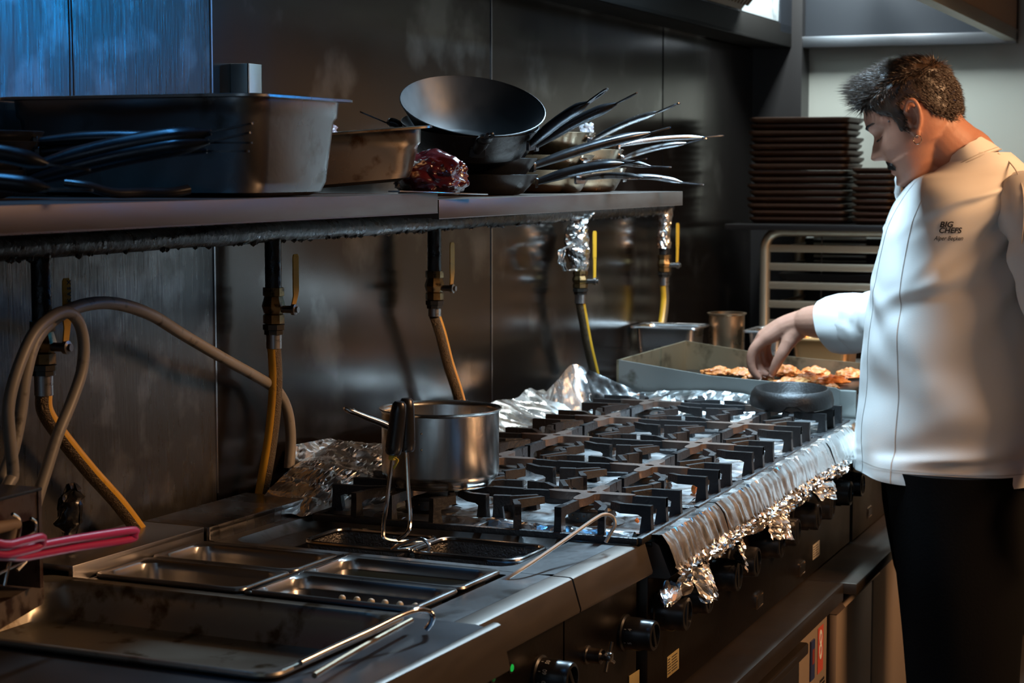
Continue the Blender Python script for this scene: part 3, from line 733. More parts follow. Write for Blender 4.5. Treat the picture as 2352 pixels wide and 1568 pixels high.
# ---------------------------------------------------------------- saucepan
pc = V((2.676, 1.198, GT+.001))
sp = thing('saucepan', 'shiny steel saucepan with a long handle on the near back burner', 'saucepan', pc)
R0 = .0905; HH = .118
SPM = mat('saucepan_steel', (.50,.48,.45), 1, .24, .12, 14, bump=.05, bs=200, rvar=.05, stretch=(1,1,.1), aniso=.5)
b = nb()
lathe(b, [(0,0),(R0-.014,0),(R0-.011,.0022),(R0-.0105,.005),(R0-.007,.008),(R0-.002,.014),(R0,.022),(R0,HH-.006),(R0+.002,HH-.002),(R0+.0045,HH),(R0+.0035,HH+.001),(R0-.0005,HH-.002),(R0-.0018,HH-.007),(R0-.0018,.02),(R0-.012,.007),(0,.006)], 72)
obj('pot_body', b, SPM, sp)
hd = (pt(790,938,X=2.60)-pt(950,985,X=2.60)); hdir = V((-.62, .78, 0)).normalized()
# handle: from the wall of the pot to the upper left
ha = V((-.42,-.02,0)).normalized()
att = pt(962,1010,X=2.60)-pc
ang = math.atan2(att.y, att.x)
hp0 = V((R0*math.cos(PI+.0), R0*math.sin(PI+.0), .082))
hp0 = V((-R0*.985, .012, .080)); hp1 = pt(885,975,X=2.555)-pc; hp2 = pt(790,937,X=2.50)-pc
path = smooth_path([hp0, hp0.lerp(hp1,.4)+V((0,0,-.002)), hp1, hp1.lerp(hp2,.5), hp2], 8)
b = nb(); n = len(path); tube(b, path, [.006+.0035*math.sin(PI*min(1,i/n*1.1))+.001 for i in range(n-6)]+[.0085,.009,.009,.008,.006,.003], 16, flat=.55)
obj('handle', b, STEEL_P, sp)
b = nb(); lathe(b, [(.0075,-.004),(.012,0),(.0125,.002),(.009,.005),(.0075,.008)], 20, mat_axes(hp0+V((.003,0,0)), V((0,1,0)), V((0,0,1)), V((-1,0,0)))); obj('handle_collar', b, STEEL_P, sp)
Mh = mat_axes(hp0+V((.002,0,-.003)), V((0,1,0)), V((0,0,1)), V((-1,0,0)))
b = nb(); loft(b, [[V((p.x, p.y, .003-.5*(p.x)**2/R0)) for p in rrect(.027,.018,.006,0)], [V((p.x, p.y, .0045-.5*(p.x)**2/R0)) for p in rrect(.0265,.0175,.006,0)]], True, True, Mh)
for sx in (-1,1):
    for sy in (-1,1): 
        t = nb(); bmesh.ops.create_uvsphere(t, u_segments=8, v_segments=6, radius=.0018); merge(b, t, Mh @ Matrix.Translation((sx*.021,sy*.012,.003)))
obj('handle_plate', b, STEEL_P, sp)
b = nb(); tube(b, ring_pts(hp2+V((.012,-.016,-.004))*.6, .0035, 12, V((.2,.2,1))), .0012, 6, closed=True); obj('hanging_ring', b, STEEL_D, sp)
# ---------------------------------------------------------------- round iron dish
ic = V((pt(1818,938,Z=GT).x, pt(1818,938,Z=GT).y, GT+.001))
di = thing('iron_dish', 'round black cast iron dish on the far front burner', 'dish', ic+V((0,0,.004)), 0, None, (math.radians(1), math.radians(-3.5), 0))
b = nb(); lathe(b, [(.076,0),(.0845,.004),(.0855,.014),(.082,.028),(.0755,.037),(.072,.038),(.070,.036),(.062,.020),(.052,.010),(.045,.0085),(0,.008)], 64)
for v in b.verts:   # arched notch in the rim facing the camera
    a = math.atan2(v.co.y, v.co.x); d = abs((a-math.radians(195)+PI) % (2*PI)-PI)
    if d < .26 and v.co.z < .012 and (v.co.xy.length > .07): v.co.z += .012*(1-(d/.26)**2)
obj('dish_body', b, mat('dish_iron', (.012,.009,.0075), .3, .45, .3, 30, bump=.15, bs=200, rvar=.08), di)
# ================================================================== GRIDDLE WITH MEAT
gr = thing('griddle', 'steel sided griddle with browning meat pieces at the far end of the line', 'griddle', (4.0, .85, 0))
def go(name, b, m, par=gr, **k):
    for v in b.verts: v.co -= gr.location
    return obj(name, b, m, par, **k)
GX0, GX1, GY0, GY1, GZ = 4.012, 4.52, .865, 1.36, .922
GSTEEL = mat('griddle_wall_steel', (.40,.41,.38), .9, .4, .25, 6, spots=(.10,.09,.06), spot_s=16, spot_t=.64, bump=.05, bs=60)
GOLD = mat('griddle_back_steel', (.34,.29,.19), .9, .42, .35, 6, spots=(.10,.08,.05), spot_s=14, spot_t=.6)
b = nb(); box(b, GX0, GX1, GY0-.03, GY1, BASEZ+.002, GZ-.03, .003); go('body', b, PANEL)
b = nb(); box(b, GX0+.004, GX1-.004, GY0+.02, GY1-.004, GZ-.03, GZ, .002); go('cooking_plate', b, mat('griddle_plate', (.02,.02,.022), .5, .3, .4, 20, bump=.2, bs=60))
def side(x0, x1):
    b = nb(); poly = [(GY0,GZ-.03),(GY1,GZ-.03),(GY1,.992),(1.15,.965),(.90,.952),(GY0+.01,.950),(GY0,.945)]
    loft(b, [[V((x0,p[0],p[1])) for p in poly],[V((x1,p[0],p[1])) for p in poly]], True, True); return b
go('splash_guard', side(GX0-.006, GX0), GSTEEL); go('splash_guard', side(GX1, GX1+.006), GOLD)
b = nb(); box(b, GX0-.006, GX1+.006, GY1, GY1+.006, GZ-.03, .992, .001); box(b, GX0+.30, GX0+.303, GY1-.002, GY1+.001, GZ, .992); go('splash_guard', b, GOLD)
b = nb(); box(b, GX0+.0, GX1, GY0-.045, GY0+.018, GZ-.05, GZ-.012, .006); go('grease_trough', b, mat('trough_dark', (.03,.03,.033), .7, .4))
b = nb(); box(b, GX0-.004, GX0+.006, GY0-.035, GY0+.01, GZ-.045, GZ+.024, .004); go('end_plate', b, GSTEEL)
MEAT = mat('grilled_meat', (.66,.24,.065), 0, .45, .3, 26, col2=(.40,.10,.02), bump=.6, bs=70, rvar=.12, spots=(.70,.34,.12), spot_s=40, spot_t=.58, sss=.15)
def meat(c, L, W, H, rz, seed):
    b = nb(); bmesh.ops.create_icosphere(b, subdivisions=5, radius=1)
    for v in b.verts:
        p = v.co.copy(); q = p*1.6+V((seed*3.1,seed,0))
        r = 1+.34*noise.noise(q)+.16*noise.noise(q*2.6)+.07*noise.noise(q*6)
        fl = 1 if p.z > 0 else .35
        rid = .22*noise.noise(V((p.x*4+seed, p.y*9, seed)))
        v.co = V((p.x*L*r, p.y*W*r, (p.z*fl+.35+rid*max(0,p.z))*H*(1+.3*noise.noise(q*1.3))))
    o = obj('meat_piece', b, MEAT, None, True, 60); zmin = min(v.co.z for v in o.data.vertices)
    o.location = (c.x, c.y, GZ+.001-zmin); o.rotation_euler = (0,0,rz); return o
ML = [((1650,856),.042,.024,.013,'meat piece furthest left on the griddle, against the near side guard'), ((1705,858),.038,.022,.013,'meat piece just left of the chef\'s fingertips'),
      ((1735,866),.03,.02,.012,'small meat piece beneath the chef\'s forefinger'), ((1806,858),.034,.026,.020,'upright curled meat piece right of the chef\'s thumb'),
      ((1872,858),.038,.028,.016,'browned meat piece behind the others at the middle of the griddle'), ((1855,872),.034,.026,.014,'meat piece in the middle of the griddle, front of the browned one'),
      ((1818,878),.046,.02,.011,'long flat meat piece near the front of the griddle beside the iron dish'), ((1950,862),.034,.026,.016,'meat piece furthest right on the griddle beside the jacket'),
      ((1912,876),.038,.02,.014,'rounded meat piece at the front right of the griddle'), ((1762,870),.018,.014,.009,'little meat scrap below the chef\'s thumb'), ((1912,889),.016,.008,.007,'tiny pale meat scrap at the front edge of the griddle')]
for k, ((uu,vv),L,W,H,lab) in enumerate(ML):
    o = meat(pt(uu, vv, Z=GZ+H*.5), L*.95, W*1.05, H*1.05, -PI/2+random.uniform(-.3,.3)+.4, k*1.7+.3); tag(o, lab, 'meat', 'pieces of meat on the griddle')
# ================================================================== REFRIGERATED BASE
CTOP = mat('base_counter_steel', (.11,.085,.065), .9, .38, .3, 5, rvar=.08, spots=(.10,.07,.045), spot_s=12)
DRW = mat('drawer_steel', (.26,.20,.15), .35, .5, .2, 4, rvar=.06)
DARKD = mat('base_front_dark', (.05,.04,.034), .8, .4, .3, 4)
BEND = pt(1938,1335,Y=.765).x
bs = thing('refrigerated_base', 'long refrigerated base counter under the cooking units, with a red sticker at its end', 'counter', (2.6, .9, 0))
def bo(name, b, m, par=None, **k):
    for v in b.verts: v.co -= V((2.6,.9,0))
    return obj(name, b, m, par or bs, **k)
FYB = .765
b = nb(); box(b, 1.2, BEND, FYB, WY-.01, BASEZ-.035, BASEZ, .003); bo('worktop', b, CTOP)
b = nb(); box(b, 1.2, BEND-.005, FYB+.045, WY-.02, .1, BASEZ-.036); bo('carcass', b, DARKD)
pnl = pt(1822,1450,Y=FYB+.04).x
b = nb(); box(b, pnl, BEND-.006, FYB+.030, FYB+.045, .12, BASEZ-.038, .002); ep = bo('control_side_panel', b, DRW)
b = nb(); box(b, 2.6, pnl-.006, FYB+.026, FYB+.045, .14, BASEZ-.085, .004); bo('door', b, DARKD)
b = nb(); box(b, 2.6, pnl-.004, FYB+.010, FYB+.044, BASEZ-.082, BASEZ-.060, .004); bo('door_handle', b, mat('handle_dark_steel', (.10,.08,.065), .9, .4))
PX = V((1,0,0)); PZv = V((0,0,1)); PN = V((0,-1,0))
def sticker(name, q, w, h, m, par, y=FYB+.0295, th=.0008):
    p = pt(*q, Y=y); M = mat_axes(V((p.x, y, p.z))-V((2.6,.9,0)), PX, PZv, PN)
    b = nb(); box(b, -w/2, w/2, -h/2, h/2, 0, th, 0, M); return obj(name, b, m, par), M
RED = mat('red_sticker', (.40,.06,.04), 0, .5, .2, 30); BLU = mat('blue_display', (.02,.03,.09), 0, .35)
sk, M = sticker('red_sticker', (1884,1490), .045, .088, RED, ep)
t = text_bm('8', .082, .0004, xs=.62); b = nb(); merge(b, t, M @ Matrix.Translation((-.002,.006,.0012))); obj('sticker_print', b, mat('white_print', (.6,.6,.58), 0, .5), sk)
dk, M = sticker('blue_display', (1864,1515), .03, .075, BLU, ep, th=.003)
b = nb(); box(b, -.006, .010, -.008, .020, .003, .0035, 0, M); obj('display_window', b, mat('red_readout', (.15,.02,.01), 0, .3, emit=(.8,.1,.05), es=.04), dk)
p = pt(1888,1560,Y=FYB+.0295); b = nb()
for i in range(5):
    for j in range(6): 
        t = nb(); bmesh.ops.create_cone(t, segments=8, radius1=.0028, radius2=.0028, depth=.001, cap_ends=True); merge(b, t, mat_axes(V((p.x-.016+i*.008+(j%2)*.004, FYB+.0295, p.z-j*.008))-V((2.6,.9,0)), PX, PZv, PN))
obj('vent_holes', b, BLACKM, ep)
# second base with drawers
b2 = thing('drawer_base', 'steel drawer base beside the chef\'s legs, right of the refrigerated counter', 'drawer unit', (4.2, .9, 0))
def b2o(name, b, m, par=None):
    for v in b.verts: v.co -= V((4.2,.9,0))
    return obj(name, b, m, par or b2)
F2 = .775; Z2 = pt(1940,1250,Y=F2).z
Z2 = .645-.002
XE = 4.62
b = nb(); box(b, BEND+.003, XE, F2-.035, WY-.01, Z2-.045, BASEZ, .003); b2o('worktop', b, CTOP)
b = nb(); box(b, BEND+.006, XE, F2+.02, WY-.02, .1, Z2-.047); b2o('carcass', b, DARKD)
dx1 = pt(2008,1330,Y=F2).x
zz = [(.33,.585),(.12,.32)]
for z0, z1 in zz:
    b = nb(); box(b, BEND+.01, dx1, F2+.004, F2+.02, z0, z1-.03, .003); d = b2o('drawer', b, DRW)
    b = nb(); poly = [(F2+.02,z1),(F2-.004,z1-.004),(F2-.012,z1-.014),(F2+.003,z1-.03),(F2+.02,z1-.03)]
    loft(b, [[V((BEND+.01,p[0],p[1])) for p in poly],[V((dx1,p[0],p[1])) for p in poly]], True, True)
    for v in b.verts: v.co -= V((4.2,.9,0))
    obj('handle_lip', b, DRW, d)
b = nb(); box(b, dx1+.012, XE, F2+.004, F2+.02, .12, .58, .003); b2o('side_panel', b, DRW)
# ================================================================== BEYOND THE GRIDDLE
fu = thing('far_counter', 'small steel counter beyond the griddle, carrying pans', 'counter', (5.0,1.2,0))
b = nb(); box(b, -.42,.30,-.45,.34,.0,.865,.004); obj('carcass', b, STEEL_D, fu)
b = nb(); box(b, -.43,.31,-.46,.345,.866,.886,.003); obj('worktop', b, STEEL, fu)
CTZ = .888
def cyl_pot(name, label, c, r, h, m, cat='pot'):
    t = thing(name, label, cat, c); b = nb()
    lathe(b, [(0,0),(r*.93,0),(r,.006),(r,h-.006),(r+.005,h-.002),(r+.005,h),(r-.002,h),(r-.003,.006),(0,.004)], 48); obj('pot_body', b, m, t); return t
q = pt(1722,775,Y=1.36); 
pt1 = cyl_pot('round_pan', 'round copper toned pan on the counter beyond the griddle, left of the chef\'s hand', (4.80,1.335,CTZ), .046, .155, STEEL_B, 'pan')
gn_pan('far_food_pan', .07, .09, .12, STEEL, 'steel pan beyond the griddle\'s back left corner, near the yellow hose', 'pan', (4.72,1.463,CTZ+.124), 0)
gn_pan('far_food_pan', .075, .085, .10, mat('warm_lit_pan', (.5,.28,.12), .9, .35), 'warm lit steel pan beyond the griddle under the chef\'s sleeve', 'pan', (4.78,1.07,CTZ+.102), 0)  # warm light painted into the orange colour of this steel pan
gn_pan('far_food_pan', .075, .055, .115, STEEL, 'steel pan beyond the griddle between the round pan and the sleeve', 'pan', (4.78,1.215,CTZ+.117), 0)
# bun rack
RX = 5.42
ry = pt(1757,640,X=RX).y
rk = thing('tray_rack', 'steel tray rack with rounded corners and rails beyond the griddle', 'rack', (RX,ry,0))
RKM = mat('rack_steel', (.42,.36,.26), .8, .4, .2, 8)
zt_ = pt(1790,530,X=RX).z
def rl(pts): return [V(p)-V((RX,ry,0)) for p in pts]
RW = .56
b = nb(); R_ = .05
path = [(RX,ry,.06),(RX,ry,zt_-R_)]+[(RX,ry-R_+R_*math.cos(a),zt_-R_+R_*math.sin(a)) for a in (.3,.6,.9,1.2,PI/2)]+[(RX,ry-RW+R_,zt_)]+[(RX,ry-RW+R_-R_*math.sin(a),zt_-R_+R_*math.cos(a)) for a in (.3,.6,.9,1.2,PI/2)]+[(RX,ry-RW,.06)]
tube(b, rl(path), .0155, 12); obj('front_frame', b, RKM, rk)
b = nb(); tube(b, [p+V((.42,0,0)) for p in rl(path)], .0155, 12); obj('rear_frame', b, RKM, rk)
rails = [pt(1790,v,X=RX).z for v in (570,612,655,698,742,786)]
for z in rails:
    b = nb(); box(b, -.007,.007,-RW+.012,-.012,z-.011,z+.011,.003); box(b, -.004,.424,-.02,-.012,z-.008,z+.002,.001); box(b, -.004,.424,-RW+.012,-RW+.02,z-.008,z+.002,.001); obj('rail', b, RKM, rk)
b = nb()
for y in (-.12,-.31): tube(b, [(.2,y,.3),(.2,y,zt_-.02)], .002, 6)
obj('wire_stay', b, STEEL_D, rk)
# tray slid in the rack
b = nb(); p = rails[2]+.016
loft(b, [rrect(.19,.25,.02,.02), rrect(.178,.238,.02,.004), rrect(.17,.23,.02,0), ], False, True); loft(b, [rrect(.192,.252,.02,.021), rrect(.18,.24,.02,.003), rrect(.171,.231,.02,-.0015)], False, True)
o = obj('oven_tray', b, mat('dark_tray', (.06,.065,.075), .7, .45)); o.location = (RX+.22, ry-RW/2, rails[2]+.0125); tag(o, 'dark oven tray slid into the rack, below the pale slats', 'tray')
# louvred steel oven behind the rack
ov = thing('steel_cabinet', 'steel cabinet with pale horizontal slats seen through the rack', 'cabinet', (5.93,ry-.25,0))
b = nb(); box(b, -.03,.04,-.5,.25,.0,1.20,.004); obj('cabinet_body', b, mat('cabinet_dark', (.02,.02,.02), .3, .5), ov)
SL = mat('pale_slat', (.66,.70,.62), .5, .3, .1, 4)
for v0, v1 in ((540,552),(557,564),(566,571),(584,592),(597,602),(606,612)):
    pa = pt(1870,v0,X=5.895); pb_ = pt(1990,v1,X=5.895)
    b = nb(); M = Matrix.Translation(-V((5.93,ry-.25,0)))
    box(b, 5.885,5.899, pb_.y-.0, pa.y, pb_.z, pa.z, .002, M); obj('slat', b, SL, ov)
b = nb()
for v in (646,690):
    pa = pt(1835,v,X=5.895); pb_ = pt(1880,v+8,X=5.895); box(b, 5.885,5.899, pb_.y, pa.y, pb_.z, pa.z, .002, Matrix.Translation(-V((5.93,ry-.25,0))))
obj('latch', b, SL, ov)
# shelf on top of the rack and boards
shz = pt(1900,515,X=RX).z
b = nb(); box(b, -.08,.50,-RW-.12,.10,-.016,0,.002); sh = obj('rack_shelf', b, mat('black_shelf', (.015,.014,.014), .2, .35)); sh.location = (RX,ry,shz); tag(sh, 'black shelf board lying on top of the tray rack', 'shelf')
WOOD = mat('dark_wood_board', (.04,.017,.007), 0, .4, .4, 4, col2=(.035,.014,.006), stretch=(1,1,12), spots=(.10,.04,.012), spot_s=5, spot_t=.64)
def board_stack(ua, ub, vtop, vbot, n, label, group, xx, jl):
    ya = pt(ua,450,X=xx).y; yb = pt(ub,450,X=xx).y; z1 = pt(ua,vtop,X=xx).z; z0 = shz; h = (z1-z0)/n
    L = (ya-yb)/2; bb = nb()
    # shallow wooden plate with a bevelled rim
    loft(bb, [rrect(.10,L-.012,.02,0), rrect(.112,L-.004,.025,h*.35), rrect(.118,L,.028,h*.6), rrect(.118,L,.028,h*.92), rrect(.110,L-.008,.026,h*.97), rrect(.10,L-.016,.02,h*.80)], True, True)
    o0 = obj('serving_board', bb, WOOD)
    for k in range(n):
        o = o0 if k == 0 else o0.copy()
        if k: COL.objects.link(o)
        o.location = (xx+.12+random.uniform(-.006,.006), (ya+yb)/2+random.uniform(-jl,jl), z0+.0005+h*k); o.rotation_euler = (0,0,random.uniform(-.03,.03))
        tag(o, label[0] if k == n-1 else (label[2] if k == 0 else label[1]), 'board', group)
board_stack(1714,1944,270,515,16,('topmost dark wooden serving board of the tall left stack on the rack','dark wooden serving board within the tall left stack on the rack','bottom dark wooden serving board of the tall left stack on the rack'),'boards in the tall left stack',RX+.02,.006)
board_stack(1952,2052,385,515,9,('topmost dark wooden serving board of the low right stack behind the chef\'s chest','dark wooden serving board within the low right stack behind the chef\'s chest','bottom dark wooden serving board of the low right stack behind the chef\'s chest'),'boards in the low right stack',RX-.02,.003)
b = nb(); bmesh.ops.create_icosphere(b, subdivisions=4, radius=1)
for v in b.verts: v.co = V((v.co.x*.05, v.co.y*.045, v.co.z*.055))*(1+.25*noise.noise(v.co*2.2))
o = obj('yellow_bag', b, mat('mustard_cloth', (.30,.22,.04), 0, .7, .4, 20, bump=.4, bs=40)); p = pt(2075,440,X=RX+.1); o.location = (p.x, p.y, shz+.056); o.scale=(1,1,1); tag(o, 'mustard yellow bag beside the boards, mostly hidden behind the chef\'s collar', 'bag')
# ================================================================== WALL SHELVES
FY = 1.15
SHM = mat('shelf_steel', (.155,.135,.12), .9, .42, .15, 8, rvar=.06, stretch=(1,4,6), bump=.03, bs=200)
J = pt(1007,450,Y=FY).x; XE2 = pt(1568,450,Y=FY).x
def shelf(x0, x1, z, label):
    t = thing('wall_shelf', label, 'shelf', (x0, FY, z))
    b = nb(); box(b, 0, x1-x0, .0012, WY-FY-.001, -.0015, 0); box(b, 0, x1-x0, .0, .0012, -.027, 0, .0005); box(b, 0, x1-x0, .0, .012, -.0285, -.027); 
    box(b, 0, .0012, .0012, .39, -.027, -.0016); box(b, x1-x0-.0012, x1-x0, .0012, .39, -.027, -.0016)
    obj('shelf_board', b, SHM, t)
    return t
ZS1 = pt(600,456,Y=FY).z; ZS2 = pt(1200,452,Y=FY).z
shelf(.9, J-.002, ZS1, 'long steel wall shelf on the left, under the deep steel pan'); shelf(J+.002, XE2, ZS2, 'steel wall shelf on the right, under the stacked frying pans')
br = thing('wall_bracket', 'small steel channel bracket on the wall above the left shelf', 'bracket', (pt(545,175,Y=WY).x, WY, ZS1))
zb = pt(545,143,Y=WY-.03).z-ZS1
b = nb(); box(b, -.022,.022,-.033,-.030,.0,zb,.0008); box(b, -.022,-.019,-.033,-.0,.0,zb,.0008); box(b, .019,.022,-.033,-.0,.0,zb,.0008); obj('channel', b, mat('bracket_zinc', (.42,.42,.36), .9, .45, .3, 30), br)
b = nb()
for x in (-.010,.010): lathe(b, [(0,0),(.004,0),(.004,.002),(.002,.003),(0,.003)], 6, mat_axes(V((x,-.033,.022)), V((1,0,0)), V((0,0,1)), V((0,-1,0))))
obj('bolt', b, STEEL_D, br)
# shelf bearers under the shelf
GPY = 1.51
gz = pt(1000,510,Y=GPY).z
b = nb(); P = [V((.9,GPY,pt(0,548,Y=GPY).z+.004))]+[V((x,GPY,gz+.0025*noise.noise(V((x*6,0,0))))) for x in [1.2+.05*k for k in range(74)]]
P[0].z = P[1].z
tube(b, P, .0165, 14)
for k in range(150):
    x = 1.3+random.random()*3.5; t = nb(); bmesh.ops.create_icosphere(t, subdivisions=1, radius=random.uniform(.0025,.006)); merge(b, t, Matrix.Translation((x,GPY-.004+random.uniform(-.006,.006),gz-.015)))
tag(obj('gas_pipe', b, BLACKPIPE), 'long greasy black gas pipe running under the shelves', 'pipe')
# ---- gas valves
LN = {0:'nearest gas valve, left, with grey hose hung on its yellow lever', 1:'second gas valve from the left, behind the crossing grey hose', 2:'middle gas valve, above and behind the saucepan', 3:'fourth gas valve, its pipe wrapped in torn foil', 4:'farthest gas valve, beside the griddle, with bright yellow hose'}
VT = [(97,737,838,862,908,(147,638,745),[(96,905),(104,945),(140,1000),(205,1080),(268,1150),(318,1215),(332,1232)],0),
      (628,660,745,768,800,(674,583,672),[(628,798),(633,860),(631,925),(622,1010),(608,1095),(596,1160)],1),
      (998,622,690,708,726,(1034,556,630),[(1001,722),(1012,765),(1030,835),(1048,890),(1060,932)],0),
      (1333,622,662,676,696,(1362,530,592),[(1335,692),(1340,735),(1351,795),(1366,858)],2),
      (1526,585,625,636,655,(1553,512,566),[(1527,652),(1527,690),(1521,742),(1509,785),(1500,815)],1)]
BRAIDY = None
for i, (uu, vt, vb, vu, vf, (lu_, l0, l1), hp, hk) in enumerate(VT):
    x = pt(uu, vt, Y=GPY).x; z = lambda v: pt(uu, v, Y=GPY).z
    g = thing('gas_valve', LN[i], 'valve', (x, GPY, z(vb))); o0 = g.location
    L = lambda p: V(p)-o0
    b = nb(); tube(b, [L((x,GPY,gz-.012)), L((x,GPY,z(vt)-.003))], .0135, 16); obj('riser_pipe', b, BLACKPIPE, g)
    b = nb(); H = z(vt)-z(vb); 
    lathe(b, [(.0135,H),(.0175,H),(.0175,H*.78),(.015,H*.76),(.0165,H*.68),(.0195,H*.5),(.0165,H*.32),(.0145,H*.28),(.0175,H*.26),(.0175,.002),(.012,0)], 8); bmesh.ops.rotate(b, verts=b.verts, cent=(0,0,0), matrix=Matrix.Rotation(.3,3,'Z')); obj('valve_body', b, BRASS, g, ang=25)
    h2 = z(vu)-z(vb)
    b = nb(); lathe(b, [(.012,0),(.0185,0),(.0185,h2*.5),(.016,h2*.55),(.016,h2),(.011,h2)], 8); obj('union_nut', b, mat('black_union', (.03,.027,.022), .6, .4), g, ang=25)
    h3 = z(vf)-z(vb)
    b = nb(); lathe(b, [(.011,h2),(.0125,h2),(.0125,h3),(.010,h3)], 20); obj('ferrule', b, STEEL, g)
    # stem and lever
    zl1 = pt(lu_, l1, Y=GPY-.03).z-z(vb); zl0 = pt(lu_, l0, Y=GPY-.03).z-z(vb); zc = H*.42
    lx = pt(lu_, (l0+l1)/2, Y=GPY-.032).x-x
    b = nb(); lathe(b, [(.006,.012),(.006,.034),(.009,.034),(.009,.040),(.005,.041),(.005,.045),(0,.045)], 12, mat_axes(V((0,0,zc)), V((1,0,0)), V((0,0,1)), V((0,-1,0)))); st_ = obj('stem', b, STEEL_D, g)
    b = nb(); w = .0062
    path = [(lx*.0,-.036,zc),(lx*.2,-.036,zc+.006),(lx*.9,-.037,zl1-.004),(lx,-.037,zl1+.004),(lx,-.037,zl0-.004),(lx,-.037,zl0)]
    rr_ = [.004,.0045,.005,w,w,w*.6]
    rings = []
    for k, p in enumerate(path):
        r = rr_[k]; p = V(p); rings.append([p+V((r*.9,-r*.3,0)), p+V((r*.9,-r*.3+.002,0)), p+V((-r*.9,r*.3+.002,0)), p+V((-r*.9,r*.3,0))])
    loft(b, rings, True, True); lv = obj('lever', b, YELLOW, g)
    if i == 0:
        M = mat_axes(V((lx+.0012,-.0396,(zl0+zl1)/2)), V((0,0,1)), V((-.94,.33,0)), V((-.33,-.94,0))); hl = (zl0-zl1)
        b = nb()
        for ch, fx in (('K',.02),('A',.16),('S',.28),('X',.41)): merge(b, text_bm(ch, .0075, .0003, xs=1.05, bold=.0003), M @ Matrix.Translation((fx*hl,0,0)))
        for fx in (-.09,-.06,-.20+.0): box(b, fx*hl-.0006, fx*hl+.0006, -.0026, .0026, -.0003, .0003, 0, M)
        tube(b, [M @ V((-.14*hl+dx,dy,0)) for dx,dy in ((.0035,0),(0,.0035),(-.0035,0),(0,-.0035))], .0005, 5, closed=True)
        tube(b, smooth_path([M @ V((-.26*hl+dx,dy,0)) for dx,dy in ((.003,-.002),(.001,.0025),(-.001,-.002),(-.003,.002),(-.005,-.001))], 4), .0005, 5)
        if True:
            pass
        obj('lever_print', b, mat('dark_print', (.04,.03,.02), 0, .6), lv)
    # hose
    P = []
    for k, (a, c) in enumerate(hp): P.append(pt(a, c, Y=GPY-.004*k*0)-o0)
    P[0] = V((0,0,h3+.002))
    sp_ = smooth_path(P, 8); b = nb(); n = len(sp_); seg = 20; tube(b, sp_, .0112, seg)
    if hk == 1: ms = [YHOSE, BRAID]; sel = lambda a: math.cos(a-.2) > .35
    elif hk == 2: ms = [YHOSE, BRAID]; sel = lambda a: math.cos(a-.2) < .80
    else: ms = [YHOSE, BRAID]; sel = lambda a: math.cos(a-.2) < .88
    b.faces.ensure_lookup_table()
    for f in b.faces:
        c = f.calc_center_median(); k = min(range(n), key=lambda q: (sp_[q]-c).length_squared); d = c-sp_[k]
        # angle around: 0 = towards picture right (-Y)
        t_ = (sp_[min(k+1,n-1)]-sp_[max(k-1,0)]).normalized(); s = V((.374,-.927,0)); s = (s-t_*s.dot(t_)).normalized(); q = t_.cross(s)
        a = math.atan2(d.dot(q), d.dot(s)); f.material_index = 1 if sel(a) else 0
    obj('hose', b, ms, g)
# torn foil around pipes
def pipefoil(x, v0, v1, rfun, label, nz=40, na=36, amp=.008, seed=0.):
    z0 = pt(1400 if x < 4.5 else 1526, v0, Y=GPY).z; z1 = z0-(v1-v0)*.00095
    def f(a, c):
        ang = a*2*PI; r = rfun(c, ang); z = z0+(z1-z0)*c
        return V((x+r*math.cos(ang), GPY+max(-.07,r*math.sin(ang)), z))+V((math.cos(ang),math.sin(ang),.3))*crumple((math.cos(ang)*.03, math.sin(ang)*.03, z+seed), amp, 34, seed)
    b = nb(); sheet(b, f, na, nz, None, .3); tag(obj('foil_wrap', b, FOIL, None, False), label, 'foil')
xv4 = pt(1333,600,Y=GPY).x; xv5 = pt(1526,560,Y=GPY).x
pipefoil(xv4, 497, 625, lambda c, a: .0165+.014*math.sin(PI*min(1,c*1.05))*(1+.6*math.cos(a-math.radians(118))), 'torn silver foil wrapped round the pipe of the fourth gas valve', seed=3.)
pipefoil(xv5, 478, 588, lambda c, a: .0185-.002*c, 'wrinkled foil sleeve on the pipe of the farthest gas valve', amp=.005, seed=5.)
def rag(c0, pts, w, label, seed):
    def f(a, c):
        i = min(len(pts)-2, int(c*(len(pts)-1))); t = c*(len(pts)-1)-i
        p = pts[i].lerp(pts[i+1], t)
        return p+V((-.3,.9,0))*(a-.5)*w*(.5+.9*abs(noise.noise(V((c*5,seed,0)))))*1.4+V((-.8,-.3,.4))*crumple((a*w*3,c*.1,seed), .009, 40, seed)
    b = nb(); sheet(b, f, 10, 26, None, .4); tag(obj('foil_scrap', b, FOIL, None, False), label, 'foil')
rag(None, [pt(1320,560,Y=1.50), pt(1290,572,Y=1.50), pt(1290,600,Y=1.50), pt(1300,622,Y=1.50), pt(1318,618,Y=1.50)], .016, 'ragged curl of foil hanging left of the fourth gas valve', 2.)
rag(None, [pt(1330,525,Y=1.495), pt(1352,500,Y=1.49), pt(1362,488,Y=1.49)], .012, 'foil shred sticking up to the shelf above the fourth gas valve', 4.)
rag(None, [pt(1396,476,Y=1.505), pt(1410,492,Y=1.50), pt(1428,483,Y=1.50)], .009, 'tiny foil shred under the right shelf between the two far valves', 7.)
